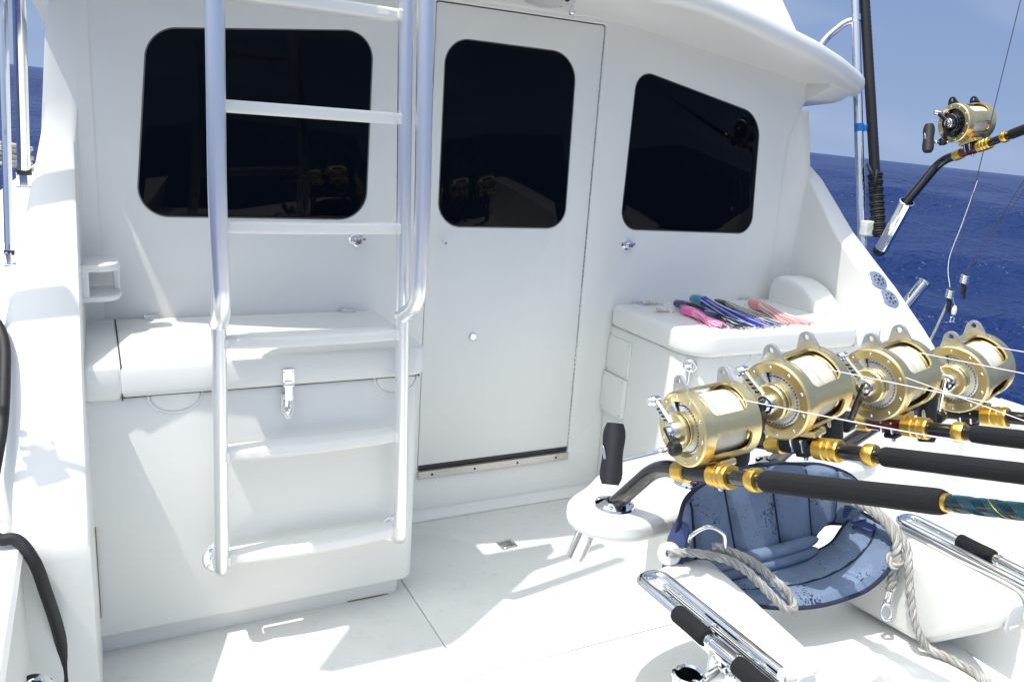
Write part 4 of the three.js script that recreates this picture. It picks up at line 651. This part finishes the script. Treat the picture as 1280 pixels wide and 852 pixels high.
// =====================================================================  FAR SIDE: POLE, OUTRIGGER, ROD HOLDERS, LINES
{
  const P = thing('support_pole', 'vertical polished steel pole outside the far boat side, blue tape round it', 'pole', V(2.1, 0.6, 0.3));
  part(P, 'pole_tube', sweep([V(2.1, 0.6, 0.33), V(2.1, 0.98, 0.25), V(2.1, 2.258, -0.067), V(2.1, 3.2, -0.296)], 0.02, 22), M.chrome);
  part(P, 'brace', bent([V(1.93, 1.92, -0.1), V(1.985, 2.06, -0.13), V(2.06, 2.155, -0.07), V(2.1, 2.17, -0.046)], 0.016, 0.08, 12, 18), M.chrome);
  part(P, 'brace_foot', turn([[0.0205, 0], [0.025, 0.002], [0.025, 0.03], [0.0205, 0.032]], V(2.1, 2.16, -0.0435), V(2.1, 2.258, -0.0675), 22), M.chrome);
  part(P, 'tape', [turn([[0.0205, 0], [0.0215, 0.001], [0.0215, 0.035], [0.0205, 0.036]], V(2.1, 1.668, 0.082), V(2.1, 2.258, -0.067), 24), box(2.135, 1.688, 0.095, 0.04, 0.03, 0.012, 0.004)], M.tape);
  part(P, 'bracket', [box(2.12, 1.235, 0.215, 0.09, 0.07, 0.04, 0.006)], M.gel);
  const h = part(P, 'rod_holder', [turn([[0.026, 0], [0.030, 0.002], [0.030, 0.25], [0.033, 0.252], [0.033, 0.26], [0.028, 0.262], [0.026, 0.25]], V(2.15, 1.15, 0.275), V(2.104, 1.385, 0.402), 30), turn([[0, -0.006], [0.02, -0.004], [0.03, 0.004], [0.03, 0.012]], V(2.15, 1.15, 0.275), V(2.104, 1.385, 0.402), 26)], M.chrome);
  part(h, 'end_plug', new THREE.SphereGeometry(0.03, 20, 14).translate(2.155, 1.14, 0.262), M.black);
  const O = thing('outrigger_pole', 'black outrigger pole strapped beside the steel pole, bungee cord wound round its foot', 'outrigger', V(2.17, 1.2, 0.24));
  part(O, 'outrigger_tube', sweep([V(2.15, 1.2, 0.25), V(2.15, 2.263, -0.056), V(2.15, 3.2, -0.326)], (t) => 0.024 - 0.002 * t, 18), M.black);
  const co = []; for (let k = 0; k < 26; k++) { const y = 1.215 + k * 0.0105; co.push(new THREE.TorusGeometry(0.0265 + 0.003 * Math.sin(k * 2.1), 0.0062, 8, 22).rotateX(Math.PI / 2 - 0.3 + 0.05 * Math.sin(k * 1.7)).translate(2.15, y, 0.25 - 0.288 * (y - 1.2))); }
  co.push(tube([V(2.145, 1.45, 0.18), V(2.12, 1.47, 0.19), V(2.11, 1.5, 0.17), V(2.13, 1.52, 0.14)], 0.009, 20, 8), tube([V(2.15, 1.5, 0.17), V(2.12, 1.49, 0.2), V(2.11, 1.44, 0.21), V(2.14, 1.42, 0.2)], 0.008, 20, 8));
  part(O, 'bungee_cord', co, M.rubber);
  const rb = []; for (let k = 0; k < 70; k++) rb.push(box(2.15 + 0.023, 1.6 + k * 0.021, 0.135 - k * 0.00605 + 0.004, 0.006, 0.011, 0.014, 0.002, 1));
  part(O, 'ridge_strip', rb, M.black);
  const G = thing('gunwale_rod_holder', 'short polished steel rod holder tube leaning out from the far boat side below the pole', 'rod holder', V(2.12, 0.9, 0.46));
  part(G, 'holder_tube', [turn([[0.022, 0], [0.026, 0], [0.026, 0.19], [0.029, 0.193], [0.029, 0.2], [0.024, 0.202], [0.022, 0.195], [0.022, 0]], V(2.09, 0.865, 0.46), V(2.175, 1.02, 0.50), 30)], M.chrome);
  part(G, 'holder_bracket', [rod(V(2.02, 0.90, 0.43), V(2.11, 0.915, 0.475), 0.016), box(2.04, 0.9, 0.44, 0.02, 0.09, 0.07, 0.004)], M.steel);
}
{
  const sets = [['clip_line', 'long dark line running down past the lone rod to the lower release clip', V(2.2, 2.45, 0.675), V(2.2, 1.035, 0.615)], ['clip_line', 'left of two close dark lines slanting down to the upper release clip', V(2.2, 2.55, 1.26), V(2.2, 1.09, 0.662)], ['clip_line', 'right of two close dark lines slanting down to the upper release clip', V(2.2, 2.45, 1.28), V(2.2, 1.09, 0.67)]];
  for (const [n, l, a, b] of sets) solo(n, l, 'line', sweep([a, b], 0.0017, 6), M.threadDark, 'lines to the release clips');
  solo('clip_line', 'pale line hanging from the lone rod into the lower release clip', 'line', sweep(curve([V(2.2, 1.49, 0.64), V(2.2, 1.3, 0.61), V(2.2, 1.16, 0.585), V(2.2, 1.10, 0.59), V(2.2, 1.03, 0.615)], 30), 0.0017, 6), M.thread, 'lines to the release clips');
  for (const [y, z, l] of [[0.985, 0.62, 'lower release clip with a coiled steel spring, white cord tied below it'], [1.06, 0.672, 'upper release clip with a coiled steel spring hanging in front of the sea']]) {
    const c = thing('release_clip', l, 'clip', V(2.2, y - 0.03, z), 'outrigger release clips');
    const sp = []; for (let i = 0; i <= 80; i++) { const a = i / 80 * 6.283 * 5; sp.push(V(2.2 + 0.015 * Math.cos(a), y + 0.036 * i / 80, z + 0.015 * Math.sin(a))); }
    part(c, 'spring', sweep(sp, 0.0035, 8), M.steel);
    part(c, 'clip_body', [rod(V(2.2, y - 0.012, z), V(2.2, y + 0.04, z), 0.008), box(2.2, y - 0.03, z + 0.006, 0.018, 0.04, 0.016, 0.005), box(2.205, y - 0.055, z + 0.01, 0.01, 0.024, 0.012, 0.003)], M.black);
  }
  solo('halyard_cord', 'white cord running from the lower release clip down to the far boat side', 'cord', sweep(curve([V(2.2, 0.975, 0.622), V(2.19, 0.86, 0.60), V(2.17, 0.72, 0.575), V(2.15, 0.6, 0.56)], 24), 0.0055, 8), M.rope);
  const s = thing('line_sinker', 'small pale float and snap swivel hanging below the lower release clip', 'tackle', V(2.2, 0.9, 0.655));
  part(s, 'float', turn([[0, 0], [0.008, 0.004], [0.011, 0.016], [0.01, 0.03], [0.005, 0.042], [0, 0.044]], V(2.2, 0.915, 0.655), V(2.2, 2, 0.655), 18), M.plasticWhite);
  part(s, 'swivel', [new THREE.TorusGeometry(0.012, 0.003, 8, 20).translate(2.2, 0.897, 0.655), rod(V(2.19, 0.887, 0.65), V(2.215, 0.882, 0.66), 0.005)], M.steel); part(s, 'trace', rod(V(2.2, 0.955, 0.655), V(2.2, 1.0, 0.63), 0.0015), M.steel);
  for (const [x, z] of [[2.12, 0.62], [2.26, 0.86]]) { const e = solo('line_eye', x < 2.2 ? 'small steel ring eye on the far side rail beside the lower grille' : 'small steel ring eye on the far side rail, right of the white cord', 'ring', [new THREE.TorusGeometry(0.022, 0.004, 10, 28).rotateY(0.5).translate(x, 0.76, z), rod(V(x, 0.6, z), V(x, 0.74, z), 0.006)], M.steel); }
}
// =====================================================================  NEAR SIDE: STAYS, ROPE COIL, HOSE
{
  for (const [a, b, r, l] of [[V(-1.396, 0.962, -0.68), V(-1.352, 1.93, -0.755), 0.0155, 'polished steel stay at the picture edge, nearest the camera, ending in a deck fitting'], [V(-1.438, 1.11, -2.4), V(-1.37, 2.2, -2.05), 0.032, 'thicker polished steel stay farther forward along the side deck']]) {
    const s = thing('deck_stay', l, 'stay', a, 'steel stays on the near side deck'), d = b.clone().sub(a).normalize(), k = r / 0.0155;
    part(s, 'stay_tube', rod(a.clone().addScaledVector(d, 0.03 * k), b.clone().addScaledVector(d, 1.2), r), M.chrome);
    part(s, 'stay_end', [turn([[0, 0], [r * 1.15, 0], [r * 1.15, 0.012 * k], [0, 0.012 * k]], a.clone().addScaledVector(d, 0.028 * k), b, 22)], M.dark);
    part(s, 'deck_fitting', [box(a.x, a.y + 0.01 * k, a.z, 0.02 * k, 0.05 * k, 0.03 * k, 0.004), box(a.x + 0.008, a.y - 0.016 * k, a.z, 0.05 * k, 0.012 * k, 0.05 * k, 0.003), rod(V(a.x - 0.018 * k, a.y + 0.02 * k, a.z), V(a.x + 0.02 * k, a.y + 0.02 * k, a.z), 0.007 * k)], M.chrome);
  }
  const coil = []; for (let k = 0; k < 5; k++) coil.push(tube([0, 1, 2, 3, 4, 5, 6, 7].map((i) => { const a = i / 8 * 6.283; return V(-1.53 + (0.085 + 0.01 * Math.sin(k * 2 + i)) * Math.cos(a), 1.17 + k * 0.025 + 0.012 * Math.sin(i * 2 + k), -3.1 + 0.11 * Math.sin(a)); }), 0.016, 60, 8, true));
  solo('rope_coil', 'beige mooring rope coiled on the side deck by the stays', 'rope', coil, M.rope);
  const bw = solo('bow_rail', 'thin steel rail curving up along the far end of the side deck', 'rail', sweep(curve([V(-1.40, 1.18, -3.6), V(-1.36, 1.34, -3.9), V(-1.30, 1.46, -4.6), V(-1.2, 1.5, -6)], 30), 0.014, 10), M.chrome);
  solo('washdown_hose', 'black rubber hose looping over the near boat side into the corner', 'hose', sweep(curve([V(-1.40, 1.02, 0.45), V(-1.345, 1.01, 0.5), V(-1.32, 0.972, 0.56), V(-1.315, 0.898, 0.66), V(-1.32, 0.812, 0.75), V(-1.335, 0.73, 0.84), V(-1.345, 0.655, 0.93), V(-1.325, 0.628, 0.95), V(-1.293, 0.622, 0.952), V(-1.262, 0.58, 0.975), V(-1.242, 0.485, 0.97), V(-1.228, 0.38, 0.945), V(-1.22, 0.28, 0.93), V(-1.222, 0.15, 0.94), V(-1.22, 0.02, 0.99)], 120), 0.0132, 16), M.rubber);
  const f = thing('hose_fitting', 'round chrome hose fitting on the inner side wall at the bottom left', 'fitting', V(-1.28, 0.31, 1.01)), p = V(-1.272, 0.31, 1.05), fd = V(0.35, 0.9, 0.25).normalize(), fq = p.clone().add(fd);
  part(f, 'fitting_base', rod(p.clone().addScaledVector(fd, -0.06), p.clone().addScaledVector(fd, 0.003), 0.04), M.gel);
  part(f, 'fitting_rim', turn([[0.018, 0.004], [0.022, 0.01], [0.034, 0.009], [0.04, 0.004], [0.041, 0]], p, fq, 36), M.chrome);
  part(f, 'fitting_core', [turn([[0, 0.0], [0.018, 0.0], [0.018, 0.005], [0, 0.005]], p, fq, 30), box(p.x + 0.003, p.y + 0.007, p.z + 0.002, 0.03, 0.006, 0.008, 0.002)], M.dark);
}
// =====================================================================  LURES ON THE BAIT BOX
{
  const Y = 0.8735, R = rng(9);
  const lures = [
    ['hot pink skirted fishing lure, nearest the latch on the bait box', 1.05, 0.245, 1.05, 0.50, [0.95, 0.12, 0.45], [0.95, 0.16, 0.5], [0.9, 0.75, 0.8], 0.02],
    ['dark purple and black skirted fishing lure beside the hot pink one', 1.1, 0.13, 1.16, 0.53, [0.05, 0.02, 0.16], [0.02, 0.018, 0.04], [0.12, 0.09, 0.03], 0.021],
    ['olive and black skirted fishing lure half under the purple one', 1.075, 0.2, 1.1, 0.515, [0.2, 0.13, 0.03], [0.02, 0.02, 0.018], [0.02, 0.16, 0.32], 0.017],
    ['large turquoise-headed lure with a deep blue skirt in the middle of the lures', 1.24, 0.07, 1.24, 0.54, [0.01, 0.22, 0.36], [0.02, 0.03, 0.42], [0.1, 0.14, 0.6], 0.025],
    ['black and silver skirted fishing lure right of the deep blue one', 1.33, 0.12, 1.33, 0.52, [0.03, 0.03, 0.035], [0.015, 0.015, 0.02], [0.5, 0.5, 0.52], 0.018],
    ['small teal and black skirted fishing lure between the pink and purple ones', 1.12, 0.3, 1.12, 0.51, [0.02, 0.1, 0.14], [0.01, 0.16, 0.3], [0.02, 0.02, 0.025], 0.016],
    ['pale pink and red skirted fishing lure farthest from the latch', 1.47, 0.19, 1.44, 0.53, [0.75, 0.22, 0.25], [0.85, 0.3, 0.3], [0.9, 0.62, 0.6], 0.022],
  ];
  lures.forEach(([lab, x0, z0, x1, z1, ch, c1, c2, r], li) => {
    const t = thing('fishing_lure', lab, 'fishing lure', V(x0, Y, z0), 'fishing lures on the bait box lid');
    const a = V(x0, Y + r * 0.95, z0), b = V(x1, Y + 0.004, z1), d = b.clone().sub(a).setY(0).normalize(), n = V(d.z, 0, -d.x), L = a.distanceTo(b), hl = 0.085;
    part(t, 'lure_head', turn([[0, 0], [r * 0.72, 0.002], [r * 0.85, 0.008], [r, hl * 0.5], [r * 0.97, hl], [r * 0.5, hl + 0.004], [0, hl + 0.004]], a, a.clone().add(d), 26), phy({ color: rgb(...ch), roughness: 0.14, clearcoat: 0.8 }));
    for (const [k, col, cnt] of [[0, c1, 34], [1, c2, 26], [2, [0.75, 0.74, 0.72], 9]]) {
      const gs = []; for (let i = 0; i < cnt; i++) {
        const w = (R() * 2 - 1), e = L * (0.82 + 0.2 * R()), s0 = a.clone().addScaledVector(d, hl * 0.92).addScaledVector(n, w * r * 0.9), h0 = r * Math.sqrt(1 - w * w * 0.81) * (R() * 1.6 - 0.6);
        const bow = (R() - 0.5) * 0.02, m1 = a.clone().addScaledVector(d, hl + (e - hl) * 0.4).addScaledVector(n, w * r * 1.5 + bow), m2 = a.clone().addScaledVector(d, e).addScaledVector(n, w * r * 3.2 + bow * 3.2);
        s0.y += h0; m1.y = Y + 0.006 + Math.max(0, h0 + r * 0.3) * 0.6; m2.y = Y + 0.003 + 0.004 * R(); const P = curve([s0, m1, m2], 14);
        gs.push(sweep(P, (q) => 0.0027 - 0.0017 * q, 5, false));
      }
      part(t, 'skirt', gs, phy({ color: rgb(...col), roughness: 0.32 }));
    }
    const hp = a.clone().addScaledVector(d, L * 0.99); hp.y = Y + 0.006;
    part(t, 'hook', sweep(curve([hp.clone().addScaledVector(d, -0.06), hp, hp.clone().addScaledVector(d, 0.022).addScaledVector(n, 0.01), hp.clone().addScaledVector(d, 0.014).addScaledVector(n, 0.03), hp.clone().addScaledVector(d, -0.018).addScaledVector(n, 0.026)], 26), 0.0022, 7), M.steel);
    part(t, 'leader', sweep(curve([a, a.clone().addScaledVector(d, -0.04).setY(Y + 0.004), a.clone().addScaledVector(d, -0.06).addScaledVector(n, 0.05).setY(Y + 0.002), a.clone().addScaledVector(d, -0.02).addScaledVector(n, 0.09).setY(Y + 0.002)], 24), 0.0013, 6), M.thread);
  });
  for (const [x, z, l] of [[1.035, 0.06, 'small steel snap and swivel lying on the bait box lid near the wall'], [0.985, 0.2, 'small steel swivel lying at the lid edge left of the pink lure']]) {
    const s = thing('snap_swivel', l, 'swivel', V(x, Y, z), 'loose swivels on the bait box lid');
    part(s, 'swivel_body', [rod(V(x - 0.02, Y + 0.006, z), V(x + 0.015, Y + 0.007, z + 0.01), 0.006), new THREE.SphereGeometry(0.009, 14, 10).translate(x - 0.026, Y + 0.009, z - 0.002)], M.sill);
    part(s, 'swivel_ring', [new THREE.TorusGeometry(0.012, 0.0024, 8, 20).rotateX(Math.PI / 2).translate(x + 0.03, Y + 0.004, z + 0.014), new THREE.TorusGeometry(0.009, 0.002, 8, 20).rotateX(1.3).translate(x - 0.04, Y + 0.007, z - 0.006)], M.steel);
  }
}
// ---------- heel everything aboard
for (const o of aboard) { o.updateMatrix(); o.matrix.premultiply(heel).decompose(o.position, o.quaternion, o.scale); }

const renderer = new THREE.WebGLRenderer({ antialias: true });
renderer.shadowMap.enabled = true; renderer.toneMapping = THREE.LinearToneMapping; renderer.toneMappingExposure = EXPOSURE;
renderer.render(scene, camera);
